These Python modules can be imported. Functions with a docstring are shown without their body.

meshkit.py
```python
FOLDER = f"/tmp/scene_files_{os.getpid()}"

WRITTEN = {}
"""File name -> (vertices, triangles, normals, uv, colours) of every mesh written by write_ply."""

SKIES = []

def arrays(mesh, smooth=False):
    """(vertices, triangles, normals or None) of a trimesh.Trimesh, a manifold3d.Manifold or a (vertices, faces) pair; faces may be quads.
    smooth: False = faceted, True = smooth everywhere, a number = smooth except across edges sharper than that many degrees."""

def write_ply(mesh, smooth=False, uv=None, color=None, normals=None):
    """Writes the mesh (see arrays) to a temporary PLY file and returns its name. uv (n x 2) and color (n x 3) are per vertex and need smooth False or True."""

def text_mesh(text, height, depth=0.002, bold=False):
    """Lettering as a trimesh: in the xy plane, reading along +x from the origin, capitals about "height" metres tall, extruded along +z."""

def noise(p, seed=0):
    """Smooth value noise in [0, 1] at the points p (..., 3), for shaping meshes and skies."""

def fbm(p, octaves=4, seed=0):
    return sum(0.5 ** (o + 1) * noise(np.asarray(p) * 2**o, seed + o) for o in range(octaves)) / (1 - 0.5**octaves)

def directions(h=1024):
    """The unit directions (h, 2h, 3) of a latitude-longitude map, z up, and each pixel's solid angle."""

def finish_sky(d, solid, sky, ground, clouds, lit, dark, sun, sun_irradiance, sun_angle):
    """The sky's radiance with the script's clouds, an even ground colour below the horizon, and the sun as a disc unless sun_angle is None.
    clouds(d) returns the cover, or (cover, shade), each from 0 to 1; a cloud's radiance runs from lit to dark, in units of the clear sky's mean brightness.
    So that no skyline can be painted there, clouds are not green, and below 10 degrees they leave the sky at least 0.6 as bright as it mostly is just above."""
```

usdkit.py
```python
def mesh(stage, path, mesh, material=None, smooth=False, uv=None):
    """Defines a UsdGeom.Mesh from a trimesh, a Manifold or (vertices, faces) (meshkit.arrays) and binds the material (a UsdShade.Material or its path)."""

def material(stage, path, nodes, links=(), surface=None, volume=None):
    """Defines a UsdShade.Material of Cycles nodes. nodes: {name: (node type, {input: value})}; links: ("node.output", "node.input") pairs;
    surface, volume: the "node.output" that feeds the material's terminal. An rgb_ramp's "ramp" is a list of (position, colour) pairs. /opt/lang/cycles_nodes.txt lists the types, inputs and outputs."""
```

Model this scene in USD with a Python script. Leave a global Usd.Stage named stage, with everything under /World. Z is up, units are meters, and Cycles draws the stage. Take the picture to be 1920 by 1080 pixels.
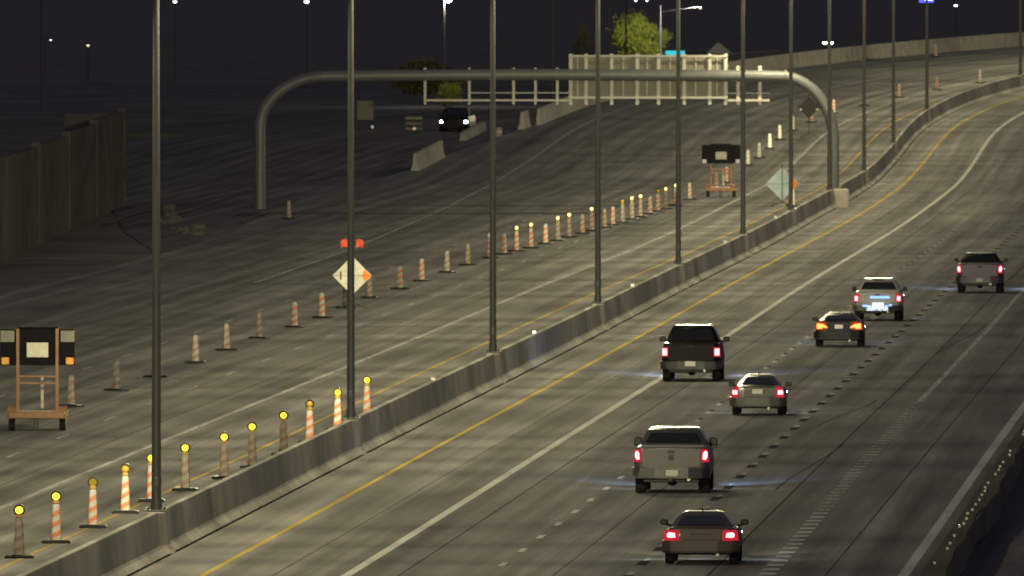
import math, random
import numpy as np, trimesh, usdkit
import manifold3d as m3
from manifold3d import Manifold, CrossSection
from shapely.geometry import Polygon, box as sbox
from scipy.interpolate import CubicSpline, PchipInterpolator
from pxr import Usd, UsdGeom, UsdLux, UsdShade, Sdf, Gf

random.seed(7)
rng = np.random.default_rng(7)
stage = Usd.Stage.CreateInMemory()
UsdGeom.SetStageUpAxis(stage, 'Z')
W = UsdGeom.Xform.Define(stage, '/World')
UsdGeom.Scope.Define(stage, '/World/Looks')

# ------------------------------------------------------------------ camera
CAM_H = 15.2
cam = UsdGeom.Camera.Define(stage, '/World/traffic_camera')
cam.CreateHorizontalApertureAttr(36.0)
cam.CreateVerticalApertureAttr(36.0 * 9 / 16)
cam.CreateFocalLengthAttr(36.0 * 39500 / 1920)
cam.CreateClippingRangeAttr((1.0, 100000.0))
PITCH = math.degrees(math.atan(635 / 39500))
cam.AddTranslateOp().Set((0, 0, CAM_H))
cam.AddRotateXOp().Set(90 - PITCH)
cam.CreateExposureAttr(0.0)
cam.CreateFStopAttr(23.0)            # the long lens is set a little short of the scene
cam.CreateFocusDistanceAttr(250.0)

# ------------------------------------------------------------------ night sky with city glow, faint moon
SKY = 0.082
usdkit.material(stage, '/World/Looks/sky', {
    'tex': ('sky_texture', {'sky_type': 'single_scattering', 'sun_disc': False, 'sun_elevation': 0.35, 'sun_rotation': 2.2}),
    'bw': ('rgb_to_bw', {}),
    'col': ('mix', {'mix_type': 'mix', 'fac': 0.985, 'color2': (0.80, 0.80, 1.0)}),
    'bg': ('background_shader', {'strength': SKY})},
    [('tex.color', 'col.color1'), ('col.color', 'bg.color')], surface='bg.background')
dome = UsdLux.DomeLight.Define(stage, '/World/sky')
UsdShade.MaterialBindingAPI.Apply(dome.GetPrim()).Bind(UsdShade.Material.Get(stage, '/World/Looks/sky'))
dome.GetPrim().SetCustomDataByKey('kind', 'structure')
moon = UsdLux.DistantLight.Define(stage, '/World/moon')
moon.CreateIntensityAttr(0.004); moon.CreateAngleAttr(0.5); moon.CreateColorAttr((1, .97, .92)); moon.CreateNormalizeAttr(True)
moon.AddRotateZOp().Set(-126); moon.AddRotateXOp().Set(55)
# street-lamp strengths (used by the lamp builders)
LAMP = 84.0
LAMP_COL = (1.0, 0.88, 0.52)

# ------------------------------------------------------------------ helpers
_names = {}
def numbered(parent, name):
    k = (str(parent), name); n = _names.get(k, 0); _names[k] = n + 1
    return f'{parent}/{name}' if n == 0 else f'{parent}/{name}_{n:03d}'
def meta(p, label=None, cat=None, group=None, kind=None):
    p = p.GetPrim() if hasattr(p, 'GetPrim') else p
    for k, v in (('label', label), ('category', cat), ('group', group), ('kind', kind)):
        if v: p.SetCustomDataByKey(k, v)
    return p
def pth(parent): return '/World' if parent is None else str(parent.GetPath())
def obj(name, mesh, mat, parent=None, smooth=False, uv=None, **kw):
    o = usdkit.mesh(stage, numbered(pth(parent), name), mesh, MATS[mat], smooth, uv)
    meta(o, **kw)
    return o
def thing(name, label=None, cat=None, loc=(0, 0, 0), rz=0.0, group=None, kind=None, parent=None, rx=0.0):
    x = UsdGeom.Xform.Define(stage, numbered(pth(parent), name))
    x.AddTranslateOp().Set(tuple(float(v) for v in loc))
    x.AddRotateZOp().Set(math.degrees(rz))
    if rx: x.AddRotateXOp().Set(math.degrees(rx))
    meta(x, label, cat, group, kind)
    return x
def dup(src, loc, rz, label, group=None, rx=0.0):
    p = src.GetPrim(); was = p.GetCustomData()
    r = thing(p.GetName().rstrip('0123456789').rstrip('_') if p.GetName()[-3:].isdigit() else p.GetName(), label, was.get('category'), loc, rz, group or was.get('group'), rx=rx)
    r.GetPrim().GetReferences().AddInternalReference(p.GetPath()); r.GetPrim().SetInstanceable(True)
    return r

MATS = {}
def M(name, color, rough=0.6, metal=0.0, noise=0.0, nscale=3.0, spec=0.3, bump=0.0, bscale=20.0, emit=None, estr=0.0, coat=0.0, alt=None):
    n = {'p': ('principled_bsdf', {'base_color': color, 'roughness': rough, 'metallic': metal, 'specular_ior_level': spec})}
    links = []
    if coat: n['p'][1]['coat_weight'] = coat; n['p'][1]['coat_roughness'] = 0.08
    if emit: n['p'][1]['emission_color'] = emit; n['p'][1]['emission_strength'] = estr
    if noise or bump:
        n['tc'] = ('texture_coordinate', {})
    if noise:
        c = np.array(color); d = np.array(alt) if alt else c * (1 - noise)
        n['no'] = ('noise_texture', {'scale': nscale, 'detail': 6.0, 'roughness': 0.65})
        n['ra'] = ('rgb_ramp', {'ramp': [(0.3, tuple(d)), (0.7, tuple(np.minimum(c * (1 + noise * .6), 1)))]})
        links += [('tc.object', 'no.vector'), ('no.fac', 'ra.fac'), ('ra.color', 'p.base_color')]
    if bump:
        n['bn'] = ('noise_texture', {'scale': bscale, 'detail': 5.0})
        n['bu'] = ('bump', {'strength': bump, 'distance': 0.02})
        links += [('tc.object', 'bn.vector'), ('bn.fac', 'bu.height'), ('bu.normal', 'p.normal')]
    MATS[name] = usdkit.material(stage, f'/World/Looks/{name}', n, links, surface='p.BSDF')
def E(name, color, strength):
    MATS[name] = usdkit.material(stage, f'/World/Looks/{name}', {'e': ('emission', {'color': color, 'strength': strength})}, [], surface='e.emission')

def road_material(name, base, streak, seed, dark):
    """Worn concrete: streaks along the lanes, broad patches across them, oil darkening in the wheel paths; uv = (across, along) in metres."""
    n = {'uv': ('uvmap', {'attribute': 'st'}),
         'm1': ('mapping', {'scale': (1.45, 0.0085, 1), 'location': (seed, seed * .7, 0)}), 'n1': ('noise_texture', {'scale': 1.0, 'detail': 4.0, 'roughness': 0.6}),
         'm2': ('mapping', {'scale': (0.28, 0.010, 1), 'location': (seed * 3, 2.1, 0)}), 'n2': ('noise_texture', {'scale': 1.0, 'detail': 2.0, 'roughness': 0.55}),
         'm3': ('mapping', {'scale': (0.9, 0.045, 1), 'location': (1.3, seed, 0)}), 'n3': ('noise_texture', {'scale': 1.0, 'detail': 3.0, 'roughness': 0.7}),
         'r1': ('rgb_ramp', {'ramp': [(0.28, (1 - streak,) * 3), (0.5, (.92,) * 3), (0.72, (1.0 + streak * .75,) * 3)]}),
         'r2': ('rgb_ramp', {'ramp': [(0.30, (0.80, .80, .81)), (0.5, (0.97, .97, .97)), (0.7, (1.14, 1.13, 1.10))]}),
         'r3': ('rgb_ramp', {'ramp': [(0.3, (0.87,) * 3), (0.7, (1.11,) * 3)]}),
         'a': ('mix', {'mix_type': 'multiply', 'fac': 1.0, 'color1': base}),
         'b': ('mix', {'mix_type': 'multiply', 'fac': 1.0}), 'c': ('mix', {'mix_type': 'multiply', 'fac': 1.0}),
         # wheel paths
         'sx': ('separate_xyz', {}), 'mo': ('math', {'math_type': 'multiply', 'value2': 2 * math.pi / 3.45 * 2}),
         'ph': ('math', {'math_type': 'add', 'value2': dark}), 'si': ('math', {'math_type': 'sine'}),
         'mr': ('map_range', {'from_min': -1.0, 'from_max': 1.0, 'to_min': 0.86, 'to_max': 1.04}), 'cc': ('combine_color', {}),
         'd': ('mix', {'mix_type': 'multiply', 'fac': 1.0}),
         'p': ('principled_bsdf', {'roughness': 0.9, 'specular_ior_level': 0.0})}
    l = [('uv.UV', 'm1.vector'), ('uv.UV', 'm2.vector'), ('uv.UV', 'm3.vector'), ('uv.UV', 'sx.vector'),
         ('m1.vector', 'n1.vector'), ('m2.vector', 'n2.vector'), ('m3.vector', 'n3.vector'),
         ('n1.fac', 'r1.fac'), ('n2.fac', 'r2.fac'), ('n3.fac', 'r3.fac'),
         ('r1.color', 'a.color2'), ('a.color', 'b.color1'), ('r2.color', 'b.color2'), ('b.color', 'c.color1'), ('r3.color', 'c.color2'),
         ('sx.x', 'mo.value1'), ('mo.value', 'ph.value1'), ('ph.value', 'si.value1'), ('si.value', 'mr.value'),
         ('mr.result', 'cc.r'), ('mr.result', 'cc.g'), ('mr.result', 'cc.b'), ('c.color', 'd.color1'), ('cc.color', 'd.color2'), ('d.color', 'p.base_color')]
    MATS[name] = usdkit.material(stage, f'/World/Looks/{name}', n, l, surface='p.BSDF')
def paint_material(name, col, under, worn, sc=(9, .25)):
    """Road paint worn through to the concrete in flecks."""
    n = {'uv': ('uvmap', {'attribute': 'st'}), 'm': ('mapping', {'scale': (sc[0], sc[1], 1)}), 'n': ('noise_texture', {'scale': 1.0, 'detail': 5.0, 'roughness': 0.7}),
         'r': ('rgb_ramp', {'ramp': [(max(worn - .12, 0), under), (worn + .12, col)]}), 'p': ('principled_bsdf', {'roughness': 0.9, 'specular_ior_level': 0.0})}
    MATS[name] = usdkit.material(stage, f'/World/Looks/{name}', n, [('uv.UV', 'm.vector'), ('m.vector', 'n.vector'), ('n.fac', 'r.fac'), ('r.color', 'p.base_color')], surface='p.BSDF')

road_material('pavement_right', (0.225, 0.222, 0.215), 0.31, 0.0, 1.2)
road_material('pavement_left', (0.20, 0.197, 0.19), 0.34, 5.3, 0.4)
road_material('pavement_ramp', (0.17, 0.167, 0.16), 0.28, 9.1, 0.0)
paint_material('paint_yellow', (0.47, 0.36, 0.09), (0.26, .24, .19), 0.36)
paint_material('paint_white', (0.50, 0.50, 0.475), (0.27, .265, .25), 0.36)
paint_material('paint_white_worn', (0.42, 0.42, 0.40), (0.20, .20, .19), 0.47)
paint_material('paint_yellow_worn', (0.45, 0.33, 0.07), (0.21, .20, .17), 0.46)
paint_material('paint_faint', (0.24, .215, .15), (.175, .17, .155), .45)
M('contrast_black', (0.05, 0.05, 0.051), .9, spec=0)
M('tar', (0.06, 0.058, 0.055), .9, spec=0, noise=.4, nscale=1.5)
M('joint_dark', (0.02, 0.019, 0.018), .9, spec=0)
M('concrete', (0.31, 0.30, 0.28), .85, noise=.3, nscale=.35, spec=0.0, bump=.15)
M('concrete_light', (0.36, 0.34, 0.30), .85, noise=.25, nscale=.8, spec=0.0, bump=.15)
M('concrete_toe', (0.34, 0.325, 0.29), .9, noise=.35, nscale=.5, spec=0.0)
M('dirt', (0.20, 0.185, 0.165), .95, noise=.35, nscale=.12, spec=0.0, bump=.3, bscale=2.0)
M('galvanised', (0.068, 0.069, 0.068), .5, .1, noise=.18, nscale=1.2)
M('tube_steel', (0.14, 0.145, 0.152), .5, .25, noise=.15, nscale=1.0)
M('sign_back', (0.175, 0.168, 0.14), .6, .1, noise=.12, nscale=1.2)
M('frame_post', (0.42, 0.412, 0.38), .5)
M('sound_wall', (0.11, 0.105, 0.097), .9, spec=0.0, noise=.3, nscale=.5)
M('rubber', (0.012, 0.012, 0.013), .75)
M('sheet_white', (0.44, 0.42, 0.375), .5, noise=.25, nscale=6)
M('sheet_orange', (0.52, 0.19, 0.095), .5, noise=.25, nscale=6)
M('sheet_bright', (0.93, 0.92, 0.88), .4)  # strong retroreflection put into the colour, as in the paler stripe below
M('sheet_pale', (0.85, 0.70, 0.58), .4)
M('sheet_white_dull', (0.30, 0.27, 0.235), .6, noise=.4, nscale=6)  # on channelizers, weak retroreflection put into the colour
M('sheet_orange_dull', (0.26, 0.18, 0.13), .6, noise=.4, nscale=6)
M('lamp_yellow_plastic', (0.42, 0.26, 0.03), .45)
M('lamp_ring', (0.03, 0.022, 0.008), .6)
M('amber_off', (0.55, 0.33, 0.03), .3)
M('board_black', (0.007, 0.007, 0.009), .85, spec=.04)
M('board_grey', (0.12, 0.115, 0.10), .4, noise=.3, nscale=5)
M('paper_white', (0.40, 0.40, 0.32), .6, noise=.2, nscale=6)
M('trailer_orange', (0.16, 0.085, 0.05), .5, noise=.2, nscale=5)
M('trailer_brown', (0.16, 0.075, 0.035), .6, noise=.3, nscale=5)
M('amber_square', (0.48, 0.21, 0.03), .35)
M('flag_red', (0.62, 0.085, 0.045), .7)
M('fabric_back', (0.60, 0.59, 0.50), .6, noise=.2, nscale=3.5, alt=(0.40, .41, .34))
M('fabric_blue', (0.33, 0.40, 0.46), .6, noise=.2, nscale=2.5)
M('fabric_dark', (0.022, 0.02, 0.018), .7)
M('fabric_orange', (0.72, 0.22, 0.03), .6)
M('rod_dark', (0.05, 0.05, 0.05), .5, .5)
M('tyre', (0.010, 0.010, 0.011), .85)
M('rim', (0.22, 0.22, 0.23), .35, .8)
M('glass_dark', (0.008, 0.009, 0.011), .06, spec=.5)
M('black_trim', (0.014, 0.014, 0.015), .5)
M('chrome', (0.5, 0.5, 0.5), .07, 1.0)
M('plate_white', (0.5, 0.48, 0.42), .5, emit=(1, .93, .78), estr=.12)  # plate emission stands in for light from the plate lamps
M('plate_plain', (0.38, 0.37, 0.34), .5, noise=.2, nscale=14)
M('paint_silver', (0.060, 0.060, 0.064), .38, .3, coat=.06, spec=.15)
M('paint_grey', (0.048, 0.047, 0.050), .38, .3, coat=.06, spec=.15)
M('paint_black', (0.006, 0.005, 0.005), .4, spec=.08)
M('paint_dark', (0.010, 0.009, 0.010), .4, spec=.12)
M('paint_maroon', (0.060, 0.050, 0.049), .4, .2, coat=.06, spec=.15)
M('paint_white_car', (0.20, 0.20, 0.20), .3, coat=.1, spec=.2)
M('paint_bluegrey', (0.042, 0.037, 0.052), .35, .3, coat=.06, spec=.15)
E('tail_core', (1.0, 0.42, 0.46), 2.6)
E('tail_lens', (1.0, 0.03, 0.06), 0.55)
E('tail_amber', (1.0, 0.34, 0.08), 2.6)
E('tail_amber_rim', (1.0, 0.10, 0.02), 0.5)
E('brake_red', (1.0, 0.05, 0.07), 1.2)
E('head_lamp', (0.85, 0.93, 1.0), 40.0)
E('lamp_amber', (1.0, 0.68, 0.045), 2.4)
E('lamp_amber_far', (1.0, 0.80, 0.30), 2.4)
E('lamp_amber_dim', (1.0, 0.70, 0.06), 0.42)
E('bulb_white', (1.0, 0.97, 0.92), 6.0)
E('bulb_glare', (1.0, .95, 1.0), 25.0)
E('bulb_cool', (0.75, 0.9, 1.0), 5.0)
E('bulb_warm', (1.0, 0.9, 0.7), 2.5)
E('bulb_dim', (1.0, 0.85, 0.62), .45)
E('sign_cyan', (0.06, 0.62, 0.72), 1.0)
E('sign_blue', (0.10, 0.12, 1.0), 1.6)
E('led_blue', (0.22, 0.42, 1.0), 2.2)  # glow painted in for headlights reflected off a tailgate and bumper
E('plate_lit', (0.80, 0.88, 1.0), 1.6)  # emission stands in for headlight glare on a plate
M('roof_tile', (0.42, 0.41, 0.40), .8)
M('house_wall', (0.22, 0.20, 0.17), .85)
M('bark', (0.09, 0.07, 0.05), .9)
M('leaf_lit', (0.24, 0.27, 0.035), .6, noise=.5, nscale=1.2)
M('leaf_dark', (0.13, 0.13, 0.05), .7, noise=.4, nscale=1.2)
M('rock', (0.12, 0.11, 0.095), .9, noise=.3, nscale=2)
M('dirt_dark', (0.17, 0.162, 0.15), .95, noise=.35, nscale=.12, spec=0.0)
M('gravel', (0.13, 0.126, 0.10), .95, spec=0.0, noise=.3, nscale=.9)
M('reflector_white', (0.55, 0.55, 0.50), .5, emit=(1, 1, .85), estr=.02)  # slight emission painted in for light thrown back; also used for a roof glint

# ------------------------------------------------------------------ alignment of the freeway (metres: y along the view, x across)
_D = np.array([300, 430, 530, 634, 738, 841, 945, 1045, 1142, 1238, 1335, 1435, 1535, 1640, 1745, 1850, 1960, 2100.])
_X = np.array([-18.2, -12.97, -8.95, -4.85, -.67, 3.43, 7.46, 11.46, 15.12, 18.65, 22.31, 25.98, 30.23, 39.57, 58.5, 91, 140, 205.])
_Z = np.array([0, 0, 0, 0, 0, 0, 0, 0, 0, 0, .12, .95, 2.45, 4.35, 6.2, 7.8, 9.0, 10.])
bx, bz = CubicSpline(_D, _X), PchipInterpolator(_D, _Z)
POLES = _D[2:14]
def P(D, u, dz=0.0): return np.array([float(bx(D)) + u, D, float(bz(D)) + dz])
def heading(D): return -math.atan(float(bx(D, 1)))

def box(sx, sy, sz, c=(0, 0, 0)):
    m = trimesh.creation.box((sx, sy, sz)); m.apply_translation(c); return m
def tri(man):
    m = man.to_mesh(); return trimesh.Trimesh(np.array(m.vert_properties[:, :3]), np.array(m.tri_verts), process=False)
def rbox(sx, sy, sz, r=.02, c=(0, 0, 0)):
    """a box with chamfered edges"""
    pts = []
    for a in (-1, 1):
        for b in (-1, 1):
            for d in (-1, 1):
                x, y, z = a * sx / 2, b * sy / 2, d * sz / 2
                pts += [(x - a * r, y, z - d * r), (x - a * r, y - b * r, z), (x, y - b * r, z - d * r)]
    t = tri(Manifold.hull_points(np.array(pts))); t.apply_translation(c); return t
def cat(*ms): return trimesh.util.concatenate([m if isinstance(m, trimesh.Trimesh) else tri(m) for m in ms])
def rod(p, q, r, r2=None, n=10):
    p, q = np.array(p, float), np.array(q, float); r2 = r if r2 is None else r2
    d = q - p; L = np.linalg.norm(d); d /= L
    a = np.cross(d, [0, 0, 1.] if abs(d[2]) < .9 else [1., 0, 0]); a /= np.linalg.norm(a); b = np.cross(d, a)
    t = np.arange(n) * 2 * np.pi / n
    ring = np.cos(t)[:, None] * a + np.sin(t)[:, None] * b
    v = np.vstack([p + ring * r, q + ring * r2, [p], [q]])
    f = []
    for i in range(n):
        j = (i + 1) % n
        f += [(i, j, n + j), (i, n + j, n + i), (2 * n, j, i), (2 * n + 1, n + i, n + j)]
    return trimesh.Trimesh(v, f, process=False)
def tube(path, rad, n=20):
    path = np.array(path, float); t = np.gradient(path, axis=0); t /= np.linalg.norm(t, axis=1)[:, None]
    up = np.array([0, 1., 0]); a = np.cross(t, up); a /= np.linalg.norm(a, axis=1)[:, None]; b = np.cross(t, a)
    an = np.arange(n) * 2 * np.pi / n; rad = np.broadcast_to(rad, (len(path),))
    v = path[:, None] + rad[:, None, None] * (np.cos(an)[None, :, None] * a[:, None] + np.sin(an)[None, :, None] * b[:, None])
    f = []
    for i in range(len(path) - 1):
        for j in range(n):
            k = (j + 1) % n
            f += [(i * n + j, i * n + k, (i + 1) * n + k), (i * n + j, (i + 1) * n + k, (i + 1) * n + j)]
    return trimesh.Trimesh(v.reshape(-1, 3), f, process=False)
def strip(D0, D1, u0, u1, dz=0.0, step=6.0, cols=1, zfun=None):
    """a sheet laid on the freeway between two offsets (numbers or functions of D); returns mesh, uv"""
    n = max(2, int(math.ceil((D1 - D0) / step)) + 1); Ds = np.linspace(D0, D1, n)
    f0 = u0 if callable(u0) else (lambda d: np.full_like(d, u0)); f1 = u1 if callable(u1) else (lambda d: np.full_like(d, u1))
    t = np.linspace(0, 1, cols + 1)
    U = f0(Ds)[:, None] * (1 - t) + f1(Ds)[:, None] * t
    z = (bz(Ds) if zfun is None else zfun(Ds))[:, None] + dz + 0 * U
    v = np.stack([bx(Ds)[:, None] + U, Ds[:, None] + 0 * U, z], -1).reshape(-1, 3)
    uv = np.stack([U, Ds[:, None] + 0 * U], -1).reshape(-1, 2)
    c = cols + 1; f = []
    for i in range(n - 1):
        for j in range(cols):
            f.append((i * c + j, i * c + j + 1, (i + 1) * c + j + 1, (i + 1) * c + j))
    return (v, np.array(f)), uv
def sweep(D0, D1, prof, step=6.0, u=0.0, caps=True, dz=0.0):
    """a closed profile [(across, up), ...] carried along the freeway at offset u"""
    n = max(2, int(math.ceil((D1 - D0) / step)) + 1); Ds = np.linspace(D0, D1, n); prof = np.array(prof, float); k = len(prof)
    uu = u(Ds) if callable(u) else np.full(n, u)
    v = np.zeros((n, k, 3)); v[:, :, 0] = (bx(Ds) + uu)[:, None] + prof[:, 0]; v[:, :, 1] = Ds[:, None]; v[:, :, 2] = bz(Ds)[:, None] + prof[:, 1] + dz
    f = []
    for i in range(n - 1):
        for j in range(k):
            j2 = (j + 1) % k
            f += [(i * k + j, i * k + j2, (i + 1) * k + j2), (i * k + j, (i + 1) * k + j2, (i + 1) * k + j)]
    if caps:
        for j in range(1, k - 1):
            f += [(0, j + 1, j), ((n - 1) * k, (n - 1) * k + j, (n - 1) * k + j + 1)]
    m = trimesh.Trimesh(v.reshape(-1, 3), f, process=False)
    m.fix_normals()
    return m

# ------------------------------------------------------------------ ground and roads
LEFT_EDGE = PchipInterpolator([300, 900, 1040, 1110, 1200, 1300, 1420, 1490, 1532, 1586, 1700, 2100], [-29.5, -29.5, -29.2, -29.6, -31.5, -33.0, -31.2, -29.8, -28.5, -28.7, -28.4, -28.2])
RAMP_Z = lambda d: .42 * bz(d) - .02
g = trimesh.creation.box((6000, 14000, .2)); g.apply_translation((0, 5000, -.95))
obj('ground', g, 'dirt', kind='structure', label='flat dark bare ground beside and beyond the freeway')

right = thing('eastbound_roadway', 'concrete carriageway on the right with moving traffic', kind='structure')
m_, uv = strip(330, 2090, .36, 20.1, 0, 4, 10); obj('pavement', m_, 'pavement_right', right, uv=uv)
left = thing('westbound_roadway', 'closed concrete carriageway on the left with channelizers', kind='structure')
m_, uv = strip(330, 2090, LEFT_EDGE, -.36, 0, 4, 12); obj('pavement', m_, 'pavement_left', left, uv=uv)
ramp = thing('exit_ramp', 'dim ramp and yard left of the closed carriageway', kind='structure')
m_, uv = strip(1060, 1900, lambda d: np.interp(d, [1060, 1140, 1300, 1500, 1900], [-29.9, -36, -46, -60, -75]), lambda d: LEFT_EDGE(d) - .25, -.09, 5, 5, RAMP_Z); obj('pavement', m_, 'pavement_ramp', ramp, uv=uv)
# embankment under the rising part
def skirt(ufun, out, D0, D1, zf=bz):
    Ds = np.arange(D0, D1 + .1, 8.0); u = ufun(Ds) if callable(ufun) else np.full_like(Ds, ufun)
    a = np.stack([bx(Ds) + u, Ds, zf(Ds) - .06], 1); h = zf(Ds) + .9
    b = np.stack([bx(Ds) + u + out * (h * 1.6 + .2), Ds, np.full_like(Ds, -.90)], 1)
    v = np.vstack([a, b]); n = len(Ds)
    return (v, np.array([(i, i + 1, n + i + 1, n + i) for i in range(n - 1)]))
emb = thing('embankment', 'earth slope carrying the rising carriageways', kind='structure')
obj('slope', skirt(lambda d: LEFT_EDGE(d) - .02, -1, 330, 2090), 'dirt', emb)
obj('slope', skirt(24.6, 1, 1300, 2090), 'dirt', emb)
dsh = thing('dirt_shoulder', 'bare dark dirt left of the closed carriageway', kind='structure')
m_, uv = strip(330, 2000, -140, lambda d: LEFT_EDGE(d) - .03, -.12, 8, 12, lambda d: np.minimum(RAMP_Z(d), bz(d)))
_v = m_[0]; _v[:, 2] += np.where(uv[:, 0] < -31, .02 * (np.sin(_v[:, 0] * .9 + _v[:, 1] * .13) * np.sin(_v[:, 1] * .05)) - .0, 0)
obj('dirt', (_v, m_[1]), 'dirt_dark', dsh, True)
sh = thing('frontage_strip', 'grey paved strip outside the right hand barrier', kind='structure')
m_, uv = strip(330, 2090, 20.0, 24.5, -.74, 6, 3); obj('pavement', m_, 'pavement_ramp', sh, uv=uv)

def mark(name, parent, D0, D1, u, w, mat, dz=.004, step=6.0):
    u0 = (lambda d: u(d) - w / 2) if callable(u) else u - w / 2; u1 = (lambda d: u(d) + w / 2) if callable(u) else u + w / 2
    m_, uv = strip(D0, D1, u0, u1, dz, step); return obj(name, m_, mat, parent, uv=uv)
yelR = PchipInterpolator([330, 640, 930, 1040, 1215, 1380, 1540, 2100], [2.18, 2.18, 2.07, 2.03, 2.4, 2.25, 2.35, 2.4])
whiR = PchipInterpolator([330, 600, 830, 1020, 1205, 1350, 2100], [5.68, 5.68, 5.52, 5.4, 5.72, 5.65, 5.7])
d1 = PchipInterpolator([330, 600, 711, 800, 1000, 1300, 2100], [9.12, 9.09, 8.98, 8.77, 8.8, 9.1, 9.2])
d2 = PchipInterpolator([330, 520, 660, 760, 900, 1300, 2100], [12.53, 12.53, 12.45, 12.25, 12.14, 12.5, 12.6])
d3 = PchipInterpolator([330, 520, 600, 780, 2100], [15.88, 15.86, 15.7, 15.55, 15.6])
mark('yellow_edge_line', right, 330, 2080, yelR, .15, 'paint_yellow')
mark('white_lane_line', right, 330, 2080, whiR, .24, 'paint_white')
mark('white_edge_line', right, 330, 2080, 19.2, .26, 'paint_white')
mark('solid_lane_line', right, 690, 2080, d3, .2, 'paint_white_worn')
for k in range(-1, 60):                                            # broken lane lines: one dash each 12.2 m, black contrast mark behind
    a = 520.7 + 12.19 * k
    if a > 1160: break
    mark('lane_dash', right, a - 1.6, a + 1.6, d1, .16, 'paint_white' if k < 8 or 14 < k < 26 else 'paint_white_worn', step=4)
    if a > 640: mark('contrast_mark', right, a + 1.7, a + 4.2, d1, .13, 'contrast_black', step=4)
    b = a + 1.0
    mark('contrast_mark', right, b - 2.0, b + 2.0, d2, .26, 'contrast_black', step=4)
    mark('lane_dash', right, b + 2.1, b + 4.6, d2, .16, 'paint_white_worn', step=4)
for k in range(-2, 52):                                            # dotted lane line, one mark each 3.66 m
    a = 520.0 + 3.66 * k
    mark('dotted_mark', right, a - .62, a + .62, d3, .40, 'paint_white' if k < 14 else 'paint_white_worn', step=4)
for u_, w_ in ((6.95, .045), (14.45, .05), (10.7, .03), (17.3, .035), (3.9, .03)):
    mark('pavement_joint', right, 330, 1400, u_, w_, 'tar', .003)
for D_, u_, L_, s_ in ((690, 13.6, 40, .5), (620, 14.2, 55, .3), (820, 14.9, 60, .4)):
    mark('tar_patch', right, D_ - L_ / 2, D_ + L_ / 2, (lambda d, u_=u_, D_=D_, s_=s_, L_=L_: u_ + s_ * np.sin((d - D_) / L_ * 3)), .05, 'tar', .0035, 4)
yelL = PchipInterpolator([330, 640, 740, 830, 1040, 1135, 1225, 1380, 1600, 2100], [-3.18, -3.1, -3.3, -3.35, -3.1, -2.9, -2.8, -2.62, -2.6, -2.6])
whiL = PchipInterpolator([330, 570, 730, 940, 1140, 1310, 1510, 1600, 2100], [-6.66, -6.66, -6.55, -6.4, -6.15, -6.5, -6.4, -6.0, -6.0])
mark('yellow_edge_line', left, 330, 2080, yelL, .13, 'paint_yellow_worn')
mark('white_lane_line', left, 330, 2080, whiL, .20, 'paint_white_worn')
mark('faded_edge_line', left, 960, 1900, PchipInterpolator([900, 1057, 1190, 1396, 1470, 1560, 2000], [-19.5, -20.5, -21.95, -24.5, -24.7, -25.0, -25.2]), .16, 'paint_white_worn')
for k in range(0, 30):
    a = 560 + 24.4 * k
    mark('faded_dash', left, a - 3, a + 3, -10.1, .12, 'paint_white_worn', step=4)
    mark('faded_dash', left, a + 7, a + 12, -15.8, .12, 'paint_white_worn', step=4)
for u_ in (-8.2, -11.6, -18.6, -22.2):
    mark('pavement_joint', left, 330, 1500, u_, .04, 'tar', .003)
m_, uv = strip(1210.5, 1214.5, -33.5, -13.0, .006, 2, 4); obj('transverse_joint', m_, 'tar', left, uv=uv)  # dark band across the left pavement
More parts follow.
